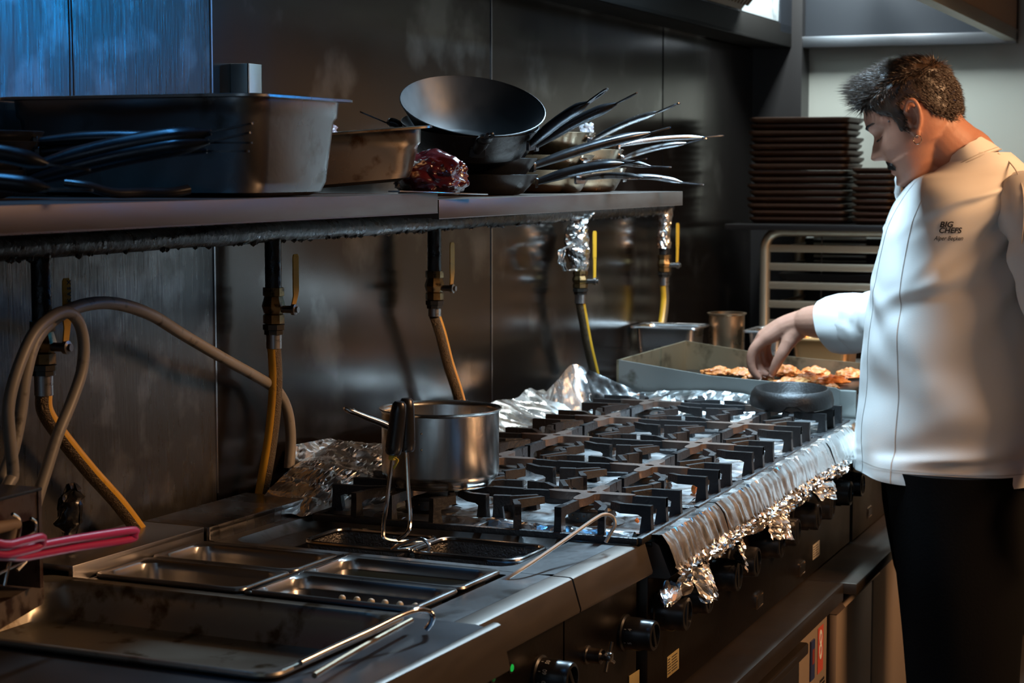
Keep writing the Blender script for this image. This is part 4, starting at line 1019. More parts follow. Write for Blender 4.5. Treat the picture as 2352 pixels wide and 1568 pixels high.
# grey hose looped over the first lever
HY = 1.462
hz = [(664,1075),(668,1010),(662,950),(645,908),(615,880),(505,818),(420,768),(345,722),(265,697),(195,700),(130,728),(82,780),(58,860),(46,950),(28,1035),(2,1105),(-30,1180)]
b = nb(); P = [pt(a, c, Y=(1.49 if a > 400 else HY)+(.03 if a > 600 else 0)) for a, c in hz]; tube(b, smooth_path(P, 8), .0088, 14)
P2 = [(-20,1180),(20,1110),(30,1085),(22,1000),(20,930),(40,850),(75,770),(115,730),(150,716),(178,735),(192,785),(188,850),(165,920),(132,1000),(108,1075),(92,1125),(70,1200)]
b2_ = [pt(a, c, Y=HY-.022) for a, c in P2]; tube(b, smooth_path(b2_, 8), .0078, 14)
tag(obj('grey_hose', b, GREYHOSE), 'dirty grey rubber hose looped over the near yellow lever and across to the stove', 'hose')
# black taped stub on the ledge
zt0 = pt(160,1290,Y=1.50).z
tp0 = thing('taped_tap', 'black plastic wrapped tap standing at the wall, left, behind the pink handles', 'tap', (pt(160,1285,Y=1.50).x, 1.50, zt0))
b = nb(); hh = pt(150,1110,Y=1.50).z-zt0
PR = [(a*.66, c*hh/.165) for a, c in [(.0,0),(.013,0),(.0135,.04),(.015,.055),(.021,.075),(.026,.085),(.027,.12),(.024,.135),(.012,.15),(.005,.162),(0,.165)]]
lathe(b, PR, 28)
bmesh.ops.subdivide_edges(b, edges=b.edges[:], cuts=2, use_grid_fill=True)
for v in b.verts:
    k = crumple(v.co+V((3,0,0)), .009, 38, 2.); v.co.x += k*(1 if v.co.x > 0 else -1)+(.012 if v.co.z > .8*hh and v.co.y < 0 else 0); v.co.y += k*.6; v.co.z += .6*k*(v.co.z > .06)
obj('plastic_wrap', b, mat('black_tape', (.010,.010,.011), 0, .25, .2, 30, bump=.3, bs=60), tp0)
# ================================================================== THINGS ON THE SHELVES
PANB = mat('black_pan_iron', (.016,.017,.019), .3, .33, .4, 14, rvar=.1, bump=.1, bs=150)
PANI = mat('black_nonstick', (.007,.010,.013), .05, .45, .3, 30, rvar=.06)
HBL = mat('black_handle_metal', (.03,.034,.04), .7, .3, .4, 25, rvar=.1)
HST = mat('steel_handle', (.42,.42,.43), 1, .26, .25, 20, rvar=.08, spots=(.14,.10,.07), spot_s=50, spot_t=.62)
PST = mat('stained_steel_pan', (.40,.33,.24), 1, .26, .4, 16, col2=(.22,.13,.06), rvar=.1)
def skillet(label, c, r, h, m, tip, hm, group=None, flare=.75, hr=.0105, tilt=None, cat='frying pan', name='frying_pan', tab=.042):
    c = V(c); t = thing(name, label, cat, c, 0, group); b = nb()
    rb = r*flare
    prof = [(0,0),(rb-.008,0),(rb,.003),(rb+(r-rb)*.45,h*.45),(r-.002,h-.003),(r,h),(r-.0015,h+.0008),(r-.004,h-.003),(rb+(r-rb)*.45-.003,h*.45+.002),(rb-.004,.006),(rb-.012,.0035),(0,.0035)]
    M = Matrix.Identity(4)
    if tilt: M = tilt
    lathe(b, prof, 56, M); obj('pan_body', b, m, t)
    tl = V(tip)-c
    Mi = M.inverted(); lt = Mi @ tl; d = V((lt.x,lt.y,0)).normalized()
    root = M @ V((d.x*(r-.004), d.y*(r-.004), h*.62))
    Ln = (tl-root).length; u_ = (tl-root).normalized()
    bow = V((0,0,.012))
    n = 18; path = []; rad = []
    tb = tab/Ln
    for k in range(n+1):
        s = k/n; path.append(root.lerp(tl, s*(1-tb))+bow*math.sin(PI*s)*.45); rad.append(hr*(.6+.4*min(1,s/.25) if s < .80 else 1-.72*((s-.80)/.20)**1.5))
    b = nb(); tube(b, path, rad, 14, flat=.72)
    obj('handle', b, hm, t)
    # flat tab with a hole
    e = path[-1]; side = V((0,0,1)).cross(u_).normalized(); upv = u_.cross(side)
    M2 = mat_axes(e-u_*.006, u_, side, upv); b = nb(); Lt = (tl-e).length+.006; w = .0075
    out = []; 
    for k in range(24):
        a = 2*PI*k/24; x = Lt/2+Lt/2*math.copysign(abs(math.cos(a))**.6, math.cos(a)); y = w*math.copysign(abs(math.sin(a))**.6, math.sin(a)); out.append(V((x, y, .0012)))
    inn = [V((Lt*.62+Lt*.22*math.cos(2*PI*k/24), w*.42*math.sin(2*PI*k/24), .0012)) for k in range(24)]
    dn = lambda R: [p-V((0,0,.0024)) for p in R]
    loft(b, [dn(inn), inn, out, dn(out), dn(inn)], M=M2); obj('hanging_tab', b, HST if hm is HST else HBL, t)
    b = nb(); sd = mat_axes(M @ V((d.x*(r-.006), d.y*(r-.006), h*.6)), (M.to_3x3() @ V((-d.y,d.x,0))), M.to_3x3() @ V((0,0,1)), M.to_3x3() @ d)
    loft(b, [rrect(.014,.009,.004,.001), rrect(.013,.008,.004,.0055)], True, True, sd); obj('handle_bracket', b, hm, t)
    return t
# right stack, black
C0 = V((3.085,1.305,ZS2+.001))
tips = [(1487,364),(1540,292),(1466,212),(1396,203)]
labs = ['bottom black frying pan of the right shelf stack','second black frying pan from the bottom of the right shelf stack','third black frying pan up in the right shelf stack','black frying pan directly beneath the tilted wok, handle pointing up right']
zz_ = [0,.026,.058]
for k in range(3):
    tp_ = pt(*tips[k], Y=1.035); c = C0+V((random.uniform(-.004,.004)+.004*k, .004*k, zz_[k]))
    skillet(labs[k], c, [.104,.104,.108][k], [.034,.036,.042][k], PANB, tp_, HBL, 'black pans stacked on the right shelf', hr=.013)
vd = (CAM-pt(1085,240,Y=1.29)); vd.z = 0; vd.normalize()
ax = V((0,0,1)).cross(vd).normalized()
def tiltm(a, r): return Matrix.Rotation(math.radians(r), 4, vd*-1) @ Matrix.Rotation(math.radians(a), 4, ax)
# pan the wok is nested in, handle up right
TA = tiltm(9, 2); rc = pt(1082,292,Y=1.29); wc = rc-(TA.to_3x3() @ V((0,0,.050)))
skillet(labs[3], wc, .117, .050, PANB, pt(*tips[3], Y=1.035), HBL, 'black pans stacked on the right shelf', tilt=TA, hr=.013)
TB = tiltm(12, 3); rc = pt(1080,284,Y=1.29); wc = rc-(TB.to_3x3() @ V((0,0,.05)))
skillet('black pan nested under the wok with its holed handle pointing left', wc, .118, .050, PANB, pt(826,256,Y=1.47), HBL, 'black pans stacked on the right shelf', tilt=TB, hr=.011, tab=.05)
TM = tiltm(25, 7)
rimc = pt(1086,241,Y=1.285)
hw = .080; rw = .125
wc = rimc-(TM.to_3x3() @ V((0,0,hw)))
skillet('large black wok tilted towards the camera on top of the right shelf stack', wc, rw, hw, PANI, pt(1128,306,X=rimc.x-.215), HBL, None, flare=.55, tilt=TM, cat='wok', name='wok', hr=.012, tab=.035)
# right stacks, steel
C1 = V((3.40,1.31,ZS2+.001)); C2 = V((3.585,1.30,ZS2+.001))
T1 = [(1520,408),(1541,384),(1562,236)]; L1 = ['bottom stained steel pan of the middle pile on the right shelf','second stained steel pan in the middle pile on the right shelf','topmost stained steel pan of the middle pile, its bright handle pointing steeply up']
Z1 = [0,.028,.07]
for k in range(3): skillet(L1[k], C1+V((.006*k,0,Z1[k])), .098, .042, PST, pt(*T1[k], Y=1.04), HST, 'steel pans in the middle pile', hr=.0085)
T2 = [(1617,424),(1625,317),(1662,311)]; L2 = ['bottom stained steel pan of the farthest pile, low handle over the shelf end','second stained steel pan in the farthest pile on the right shelf','topmost stained steel pan of the farthest pile, its handle furthest right']
Z2_ = [0,.036,.062]
for k in range(3): skillet(L2[k], C2+V((0,0.006*k,Z2_[k])), .092, .046, PST, pt(*T2[k], Y=1.06), HST, 'steel pans in the farthest pile', hr=.008)
# crumpled clear wrap sticking up between
def bagmesh(name, c, sx, sy, sz, m, label, seed, amp=.25, cat='bag'):
    b = nb(); bmesh.ops.create_icosphere(b, subdivisions=5, radius=1)
    for v in b.verts:
        p = v.co.copy(); k = 1+amp*(noise.noise(p*1.5+V((seed,0,0)))+.6*abs(noise.noise(p*3.5+V((0,seed,0))))+.3*abs(noise.noise(p*8)))
        z = max(p.z*k, -.82)
        v.co = V((p.x*k*sx, p.y*k*sy, z*sz))
    o = obj(name, b, m); o.location = c; tag(o, label, cat); return o
CLEAR = mat('clear_plastic', (.75,.78,.85), 0, .12, .1, 20, trans=.75, ior=1.3, bump=.5, bs=40)
o = bagmesh('plastic_wrap', pt(1348,305,Y=1.33), .012,.012,.020, CLEAR, 'scrap of clear plastic sticking up among the steel pans', 2., .5, 'plastic')
# deep steel pan
DP = mat('deep_pan_steel', (.36,.36,.35), 1, .26, .2, 6, bump=.05, bs=60, rvar=.06, spots=(.17,.14,.11), spot_s=14, spot_t=.66)
def deep_pan(label, c, hx, hy, H, rz, m, rot=None, fl=.032):
    r = thing('deep_pan', label, 'pan', c, rz, None, rot); b = nb(); rr = .045
    out = [rrect(hx,hy,rr*.75,H-.003), rrect(hx,hy,rr*.75,H), rrect(hx-.002,hy-.002,rr*.75,H+.0008), rrect(hx-.012,hy-.012,rr,H), rrect(hx-.014,hy-.014,rr,H-.004), rrect(hx-.016,hy-.016,rr,H-.022), rrect(hx-.026,hy-.026,rr,.018), rrect(hx-.031,hy-.031,rr,.006), rrect(hx-.044,hy-.044,rr*.8,.0015)]
    loft(b, out, False, True)
    o2 = [rrect(hx,hy,rr*.75,H-.003), rrect(hx-.011,hy-.011,rr,H-.004), rrect(hx-.0125,hy-.0125,rr,H-.024), rrect(hx-.016,hy-.016,rr,H-.029), rrect(hx-.024,hy-.024,rr,.018), rrect(hx-.029,hy-.029,rr,.005), rrect(hx-.043,hy-.043,rr*.8,0)]
    loft(b, o2, False, True)
    obj('pan_body', b, m, r); return r
pf = pt(590,212,Y=1.155); lh = pf.z-ZS1
xL = pf.x; pr_ = pt(830,226,Y=1.155)
deep_pan('big deep steel pan on the left shelf', ((xL+pr_.x)/2, 1.155+.197, ZS1+.0012), (pr_.x-xL)/2, .197, lh-.002, 0, DP)
# tilted second pan with cloudy bag
sx0 = 2.475; yf = 1.175; h_ = .07
deep_pan('smaller stained steel pan tilted on its side edge beside the big deep pan', (2.615, 1.335, ZS1+.0115), .13, .095, .080, 0, mat('stained_pan_steel', (.38,.33,.27), 1, .28, .3, 10, rvar=.08, spots=(.13,.07,.035), spot_s=24, spot_t=.6), (0, math.radians(-4.5), math.radians(-45)))
bagmesh('plastic_bag', V((2.56,1.37,ZS1+.072)), .055,.05,.036, mat('cloudy_plastic', (.42,.46,.62), 0, .25, .2, 20, trans=.4, ior=1.2, bump=.6, bs=30), 'cloudy bluish plastic bag crumpled in the smaller tilted pan', 4., .3)
bagmesh('meat_bag', V((2.725,1.235,ZS2+.034)), .05,.055,.036, mat('red_meat_bag', (.075,.008,.013), 0, .2, .5, 12, col2=(.02,.004,.006), bump=.2, bs=10, coat=.3, spots=(.10,.05,.06), spot_s=8, spot_t=.68), 'dark red meat in a shiny plastic bag between the tilted pan and the black pans', 7., .28)
b = nb(); pa = pt(905,441,Y=1.16); pb_ = pt(1108,449,Y=1.13); bar(b, pa+V((0,0,.001)), pb_+V((0,0,.002)), .02, .0022, .0006); tag(obj('steel_strip', b, STEEL_P), 'flat bright steel strip lying across the joint of the two shelves', 'strip')
# left skillets
TL = [(583,283,1.935),(578,304,1.93),(580,328,1.96),(573,347,1.955)]
LL = ['upper black skillet of the left shelf pile, handle highest before the deep pan','second black skillet of the left shelf pile, handle just below the highest','third black skillet of the left shelf pile, its handle tip bright','bottom black skillet of the left shelf pile, lowest handle before the deep pan']
CLs = [(1.80,1.43,.012),(1.80,1.43,.0005),(1.85,1.447,.046),(1.855,1.447,.034)]
for k in range(4):
    c = CLs[k]
    skillet(LL[k], V((c[0],c[1],ZS1+.001+c[2])), .10, .032, PANB, pt(TL[k][0],TL[k][1],X=TL[k][2]), HBL, 'black skillets on the left shelf', hr=.017 if k < 2 else .0125, tab=.05)
CL2 = V((1.52,1.335,ZS1+.001))
skillet('black skillet at the far left whose glossy handle ends under the raised handles', CL2+V((0,0,.031)), .10, .034, PANB, pt(208,390,X=1.66), HBL, 'black skillets on the left shelf', hr=.013)
skillet('black skillet lying lowest at the far left of the left shelf', CL2+V((-.02,.0,0)), .10, .030, PANB, pt(214,437,X=1.63), HBL, 'black skillets on the left shelf', hr=.013)
b = nb(); P = [pt(150,422,X=1.80), pt(200,428,X=1.81), pt(260,445,X=1.83), pt(330,452,X=1.86), pt(390,446,X=1.88), pt(432,435,X=1.90)]
for p in P: p.z = max(p.z, ZS1+.009)
tube(b, smooth_path(P, 6), [.0075]*14+[.007]*17 if False else .0072, 12, flat=.8)
tag(obj('spatula', b, BLACK), 'curved black plastic utensil handle lying before the big deep pan', 'utensil')
# ================================================================== NEAR LEFT: FRYER FLUE, BASKET AND PINK HANDLES
fl = thing('fryer_flue', 'rusty steel fryer flue box at the left edge, below the hanging hose', 'fryer', (1.7,1.40,.90))
c = pt(97,1118,Y=1.36); RUST = mat('rusty_steel', (.16,.13,.11), .8, .42, .5, 16, col2=(.07,.035,.02), rvar=.1, spots=(.05,.02,.01), spot_s=34, spot_t=.56)
def fo(name, b, m, par=fl):
    for v in b.verts: v.co -= V((1.7,1.40,.90))
    return obj(name, b, m, par)
zt2 = c.z; xr = c.x
b = nb(); box(b, 1.2, xr, 1.36, 1.45, zt2-.004, zt2, .001); fo('flue_top', b, mat('dark_flue_top', (.05,.05,.05), .8, .4, .3, 9))
b = nb(); box(b, 1.2, xr-.002, 1.362, 1.366, zt2-.036, zt2-.004); box(b, xr-.008, xr-.002, 1.36, 1.445, .915, zt2-.004); box(b, 1.2, xr-.004, 1.425, 1.44, .915, zt2-.004); box(b, 1.2, xr-.03, 1.37, 1.40, zt2-.075, zt2-.06, .004); fo('flue_box', b, RUST)
bk = thing('fry_basket', 'chrome wire fry basket on the flue at the left edge, with tan wooden handle', 'basket', (1.7,1.33,.95))
def wk(name, pts, r, m, n=6):
    P = [V(p)-bk.location for p in pts]; b = nb(); tube(b, smooth_path(P, n), r, 8); return obj(name, b, m, bk)
yw = 1.335
wk('wire', [pt(28,1180,Y=yw), pt(44,1192,Y=yw), pt(46,1215,Y=yw), pt(38,1245,Y=yw), pt(20,1300,Y=yw), pt(10,1345,Y=yw)], .0022, STEEL_P)
wk('wire', [pt(70,1190,Y=yw), pt(82,1200,Y=yw), pt(82,1220,Y=yw), pt(72,1250,Y=yw), pt(66,1280,Y=yw), pt(40,1310,Y=yw)], .0022, STEEL_P)
wk('wire', [pt(78,1222,Y=yw), pt(50,1238,Y=yw), pt(0,1262,Y=yw), pt(-40,1280,Y=yw)], .0018, STEEL_P)
wk('wire', [pt(75,1282,Y=yw), pt(30,1302,Y=yw), pt(-10,1320,Y=yw)], .0018, STEEL_P)
b = nb(); tube(b, [p-bk.location for p in (pt(40,1203,Y=yw-.005), pt(-10,1212,Y=yw-.005), pt(-60,1222,Y=yw-.005))], [.006,.0075,.008], 14); obj('wooden_handle', b, mat('tan_wood', (.22,.15,.09), 0, .6, .3, 20, stretch=(1,8,8)), bk)
b = nb(); tube(b, [p-bk.location for p in (pt(22,1212,Y=yw-.002), pt(12,1250,Y=yw-.002), pt(-12,1270,Y=yw-.002))], [.011,.012,.013], 12, flat=.4); obj('handle_tang', b, mat('tan_wood', (.22,.15,.09)), bk)
PINK = mat('pink_coating', (.50,.025,.13), 0, .32, .15, 20)
def pinkh(label, q, Y, bc):
    t = thing('fry_basket', label, 'basket', bc); P = [pt(a,c,Y=Y)-t.location for a, c in q]
    s = V((-.20,-.35,.9)).normalized()*.006
    lp = [V((.05,-.05,.062))]+[p+s for p in P]+[P[-1]+(P[-1]-P[-2]).normalized()*.006]+[p-s for p in reversed(P)]+[V((.05,-.05,.052))]
    b = nb(); tube(b, smooth_path(lp, 5), .0046, 12); obj('coated_handle', b, PINK, t)
    b = nb()
    for z in (.004,.022,.042,.062): tube(b, rrect(.075-.1*(.062-z),.07-.1*(.062-z),.02,z), .0016, 6, closed=True)
    for k in range(10):
        x = -.066+.0147*k; tube(b, [(x,-.07,.062),(x*.92,-.064,.003),(x*.92,.064,.003),(x,.07,.062)], .001, 5)
    obj('wire_body', b, STEEL_P, t); return t
pinkh('fry basket whose longer pink coated handle reaches over the ledge at the left', [(-60,1285),(60,1268),(180,1246),(300,1228)], 1.20, (1.42,1.33,T+.012))
pinkh('fry basket whose shorter pink coated handle ends at the left edge', [(-60,1279),(20,1262),(88,1245)], 1.17, (1.36,1.16,T+.012))
b = nb(); q = [pt(-60,1420,Z=T+.03), pt(101,1338,Z=T+.03), pt(86,1318,Z=T+.03), pt(-60,1360,Z=T+.03)]
loft(b, [[p for p in q], [p+V((0,0,.002)) for p in q]], True, True); loft(b, [[q[0]-V((0,0,.03)), q[1]-V((0,0,.025))],[q[0],q[1]]], closed=False)
tag(obj('rusty_plate', b, mat('rusty_ledge', (.33,.26,.2), .8, .45, .5, 20, spots=(.07,.04,.025), spot_s=30, spot_t=.55)), 'rusty light metal plate at the left edge behind the big tray', 'plate')
# ================================================================== THE CHEF
from mathutils.bvhtree import BVHTree
PC = V((3.85, .60, 0))
hd_ = math.radians(9.5)
NN = V((math.cos(hd_), math.sin(hd_), 0)); SS = V((-math.sin(hd_), math.cos(hd_), 0))     # away from camera / towards the wall
def cp(u, v, t=0.):
    d = FW*FPX + RT*(u-1176) - UP*(v-784); k = ((PC+NN*t-CAM).dot(NN))/d.dot(NN); return CAM+d*k
per = thing('person', 'chef in a white double breasted jacket and black trousers reaching over the griddle, head bowed', 'person', (PC.x+.05, PC.y-.1, 0))
def po(name, b, m, par=per, **k):
    for v in b.verts: v.co -= per.location
    return obj(name, b, m, par, **k)
# ---- head, in its own frame: x forward, y left, z up
HC = cp(2100, 272, 0.02)
tilt, yawh = math.radians(27), math.radians(7)
F0 = (SS*math.cos(yawh)+NN*math.sin(yawh)); L0 = V((0,0,1)).cross(F0)
Fh = F0*math.cos(tilt)-V((0,0,1))*math.sin(tilt); Uh = V((0,0,1))*math.cos(tilt)+F0*math.sin(tilt)
HM = mat_axes(HC, Fh, L0, Uh)
LV = [(-.120,.050,.020,.016),(-.114,.074,.008,.030),(-.104,.084,-.006,.041),(-.090,.083,-.022,.051),(-.072,.083,-.044,.058),(-.055,.085,-.062,.064),(-.035,.086,-.078,.069),(-.015,.085,-.088,.072),(.003,.082,-.094,.073),(.020,.089,-.098,.074),(.040,.090,-.098,.074),(.060,.082,-.092,.071),(.080,.063,-.076,.060),(.095,.038,-.052,.042),(.103,.014,-.028,.022),(.106,.001,-.010,.006)]
def hlev(z):
    if z <= LV[0][0]: return LV[0][1:]
    for a, c in zip(LV, LV[1:]):
        if z <= c[0]:
            t = (z-a[0])/(c[0]-a[0]); t = t*t*(3-2*t)*.5+t*.5
            return tuple(a[i]+(c[i]-a[i])*t for i in (1,2,3))
    return LV[-1][1:]
def gs(x, s): return math.exp(-(x/s)**2/2)
def headpt(th, z):
    f, bk_, w = hlev(z); c = -.008 if z > -.06 else (f+bk_)/2
    ct, s_ = math.cos(th), math.sin(th); e = .92
    x = c+((f-c) if ct > 0 else (c-bk_))*math.copysign(abs(ct)**e, ct); y = w*math.copysign(abs(s_)**e, s_)
    if ct > 0:
        k = ct**1.0
        y0 = y
        npz = [(.022,.0),(.010,.003),(0,.007),(-.014,.015),(-.026,.022),(-.033,.0265),(-.040,.022),(-.046,.008),(-.050,.0)]
        p = 0
        for a, b_ in zip(npz, npz[1:]):
            if a[0] >= z > b_[0]: p = b_[1]+(a[1]-b_[1])*(z-b_[0])/(a[0]-b_[0])
        sg = .0062+.006*gs(z+.036,.012)
        x += p*gs(y0, sg) + .005*gs(abs(y0)-.0125,.006)*gs(z+.039,.007)
        x += .005*gs(z-.021,.008)*gs(abs(y0)-.026,.02)
        x -= .011*gs(z-.001,.010)*gs(abs(y0)-.031,.013)
        x += .007*gs(z+.002,.0075)*gs(abs(y0)-.031,.010)
        x += .006*gs(z+.066,.0055)*gs(y0,.017) - .005*gs(z+.0715,.0025)*gs(y0,.02) + .0055*gs(z+.078,.005)*gs(y0,.014) - .003*gs(z+.088,.005)*gs(y0,.02)
        x += .005*gs(z+.104,.009)*gs(y0,.016) + .005*gs(z+.035,.018)*gs(abs(y0)-.046,.014)
        x -= .004*gs(z+.056,.004)*gs(y0,.004)
    return V((x, y, z))
def head_mesh(b):
    NZ, NT = 110, 120; zs = [-.120+(.226)*i/NZ for i in range(NZ+1)]
    loft(b, [[HM @ headpt(2*PI*k/NT, z) for k in range(NT)] for z in zs], True, True)
hb_ = nb(); head_mesh(hb_)
# ears
def ear(b, sy):
    EM = HM @ mat_axes(V((-.010, sy*.071, -.004)), V((.96,sy*-.25,.0)), V((.25*1,sy*1.0,0)).normalized(), V((-.14,0,.99)))
    lathe(b, [(0,-.004),(.8,-.003),(1.,.002),(.9,.005),(0,.001)], 24, EM @ Matrix.Rotation(PI/2*-1,4,'X') @ Matrix.Diagonal((.013,.026,1,1)))
    H = []
    for k in range(21):
        a = -2.2+4.9*k/20
        H.append(EM @ V((-.017*math.cos(a-.35)-.001, .011+.004*math.sin(a), .031*math.sin(a-.0)*(1 if a > 0 else .9)+.002)))
    tube(b, smooth_path(H, 2), .0047, 8)
    tube(b, smooth_path([EM @ V(p) for p in [(-.008,.010,.018),(-.011,.011,.004),(-.008,.010,-.012),(.002,.008,-.017)]], 4), .0036, 8)
    t = nb(); bmesh.ops.create_uvsphere(t, u_segments=12, v_segments=8, radius=1); merge(b, t, EM @ Matrix.Translation((.004,.007,-.031)) @ Matrix.Diagonal((.009,.0048,.011,1)))
    t = nb(); bmesh.ops.create_uvsphere(t, u_segments=12, v_segments=8, radius=1); merge(b, t, EM @ Matrix.Translation((.012,.006,-.004)) @ Matrix.Diagonal((.004,.004,.008,1)))
    return EM
EML = ear(hb_, 1); ear(hb_, -1)
# neck and jaw mass
neck0 = HM @ V((-.034,0,-.060)); neckc = cp(2226, 376, .02)
tube(hb_, smooth_path([HM @ V((-.030,0,-.02)), neck0, neck0.lerp(neckc,.5), neckc, cp(2240,470,.02)], 6), [.054]*6+[.055,.0555,.056,.0565,.057,.0575]+[.058,.0585,.059,.0595,.06,.0605]+[.062]*7, 28)
tube(hb_, smooth_path([HM @ V((.050,0,-.092)), HM @ V((.01,0,-.098)), cp(2165,405,.02), cp(2220,435,.02)], 5), [.022+.0016*k for k in range(16)], 20)
# torso core, legs (under the clothes)
tube(hb_, [cp(2225,480,.02), cp(2215,570,.02), cp(2200,760,.02), cp(2200,960,.02), cp(2205,1090,.02)], [.06,.12,.15,.155,.14], 28)
tube(hb_, [cp(2350,478,-.13), cp(2240,478,0), cp(2160,470,.16)], [.05,.065,.05], 18)
for sgn, uu in ((-1,2212),(1,2195)):
    tube(hb_, [cp(2205,1060,sgn*.07), cp(uu,1290,sgn*.10), cp(uu+10,1560,sgn*.11), cp(uu+22,1880,sgn*.12), V((cp(uu+22,1880,sgn*.12).x, cp(uu+22,1880,sgn*.12).y, .06))], [.095,.085,.062,.045,.045], 18)
# right arm (reaching) and hand
sh_r, el_r = cp(2150,440,.19), cp(2068,718,.33)
wr = cp(1846,738,.50)
tube(hb_, smooth_path([sh_r, el_r, cp(1985,735,.40), cp(1905,737,.455), wr], 5), [.055]*5+[.050]*5+[.046,.045,.044,.043,.042]+[.041,.040,.038,.036,.0335]+[.031], 20)
hz_ = [  # px chains: u, v, depth, radius
 [(1846,738,.50,.029),(1800,752,.51,.026),(1756,779,.505,.0155)],
 [(1846,738,.505,.029),(1795,752,.525,.024),(1752,772,.522,.0155)],
 [(1846,740,.515,.027),(1800,756,.54,.022),(1756,770,.542,.0145)],
 [(1850,742,.52,.025),(1808,760,.55,.020),(1766,772,.562,.013)],
 [(1846,745,.50,.026),(1822,768,.500,.022),(1808,790,.494,.0165)],
 [(1756,779,.505,.0145),(1733,800,.505,.0125),(1725,826,.508,.0112),(1729,850,.512,.0100),(1743,867,.518,.0078)],
 [(1752,772,.522,.0145),(1736,800,.528,.0122),(1738,828,.532,.0108),(1748,850,.532,.0095),(1760,859,.530,.0078)],
 [(1756,770,.542,.0138),(1748,800,.550,.0115),(1753,826,.55,.0102),(1764,843,.548,.0090),(1774,849,.544,.0072)],
 [(1766,772,.562,.012),(1761,798,.566,.0100),(1766,818,.566,.0090),(1776,832,.562,.0080),(1784,836,.558,.0065)],
 [(1808,790,.494,.0160),(1796,812,.492,.0140),(1783,836,.497,.0120),(1774,857,.503,.0088)]]
hb2 = nb()
for ch in hz_:
    P = smooth_path([cp(a,c,t) for a,c,t,r in ch], 5); R = []
    for i in range(len(ch)-1):
        for k in range(5): R.append(ch[i][3]+(ch[i+1][3]-ch[i][3])*k/5)
    R.append(ch[-1][3]); tube(hb_, P, R, 14)
    t = nb(); bmesh.ops.create_uvsphere(t, u_segments=12, v_segments=8, radius=ch[-1][3]*.98); merge(hb_, t, Matrix.Translation(P[-1]))
    t = nb(); bmesh.ops.create_uvsphere(t, u_segments=12, v_segments=8, radius=ch[0][3]*.98); merge(hb_, t, Matrix.Translation(P[0]))
# left arm hanging beside the body, hand relaxed
sh_l, el_l, wr_l = cp(2378,450,-.17), cp(2465,770,-.20), cp(2445,1040,-.23)
tube(hb_, smooth_path([sh_l, el_l, wr_l], 6), [.054]*6+[.046,.044,.041,.038,.035,.032,.029], 18)
for k in range(4):
    o_ = SS*(.032-.02*k)
    tube(hb_, smooth_path([wr_l, wr_l+o_+V((0,0,-.09)), wr_l+o_*1.2+V((0,0,-.13))+NN*.006, wr_l+o_*1.2+V((0,0,-.165+.008*abs(k-1)))+NN*.022], 4), [.024,.022,.019,.016,.0125,.011,.010,.0098,.0095,.009,.0085,.008,.0065], 12)
tube(hb_, smooth_path([wr_l, wr_l+SS*.04+V((0,0,-.05)), wr_l+SS*.05+V((0,0,-.085)), wr_l+SS*.045+V((0,0,-.115))+NN*.012], 4), [.022,.02,.018,.016,.0145,.0135,.0125,.012,.0115,.011,.010,.009,.007], 12)
SKIN = mat('skin', (.43,.215,.14), 0, .5, .12, 30, col2=(.37,.165,.11), bump=.10, bs=160, sss=.12)
for v in hb_.verts: v.co -= per.location
bmesh.ops.recalc_face_normals(hb_, faces=hb_.faces[:])
me = bpy.data.meshes.new('body_src'); hb_.to_mesh(me); hb_.free()
tmp = bpy.data.objects.new('body_src', me); COL.objects.link(tmp)
rm = tmp.modifiers.new('r', 'REMESH'); rm.mode = 'VOXEL'; rm.voxel_size = .0026; rm.use_smooth_shade = True
sm = tmp.modifiers.new('s', 'SMOOTH'); sm.factor = .5; sm.iterations = 5
dg = bpy.context.evaluated_depsgraph_get(); dg.update()
bme = bpy.data.meshes.new_from_object(tmp.evaluated_get(dg)); bme.name = 'body'
bpy.data.objects.remove(tmp)
bme.materials.clear(); bme.materials.append(SKIN)
LIPS = mat('lip_skin', (.36,.13,.10), 0, .4, .1, 40, sss=.1); bme.materials.append(LIPS)
iHM = HM.inverted()
for p in bme.polygons:
    p.use_smooth = True
    q = iHM @ (V(p.center)+per.location)
    if q.x > .075 and abs(q.y) < .021*(1-abs(q.z+.0715)/.016) and -.083 < q.z < -.062: p.material_index = 1
body = bpy.data.objects.new('body', bme); COL.objects.link(body); body.parent = per
# nails
NAIL = mat('nail', (.62,.38,.30), 0, .3, .1, 20)
for ch in (hz_[5], hz_[9]):
    a, c = cp(*ch[-2][:3]), cp(*ch[-1][:3]); d = (c-a).normalized(); r = ch[-1][3]
    nrm = (CAM-c).normalized(); nrm = (nrm-d*nrm.dot(d)).normalized(); s = d.cross(nrm)
    b = nb(); M = mat_axes(c+nrm*(r*.72), s, d, nrm); loft(b, [[V((p.x,p.y,-.25*(p.x/r)**2*r)) for p in rrect(r*.55,r*.75,r*.4,0)],[V((p.x,p.y,.0008-.25*(p.x/r)**2*r)) for p in rrect(r*.5,r*.7,r*.4,0)]], True, True, M); po('fingernail', b, NAIL)
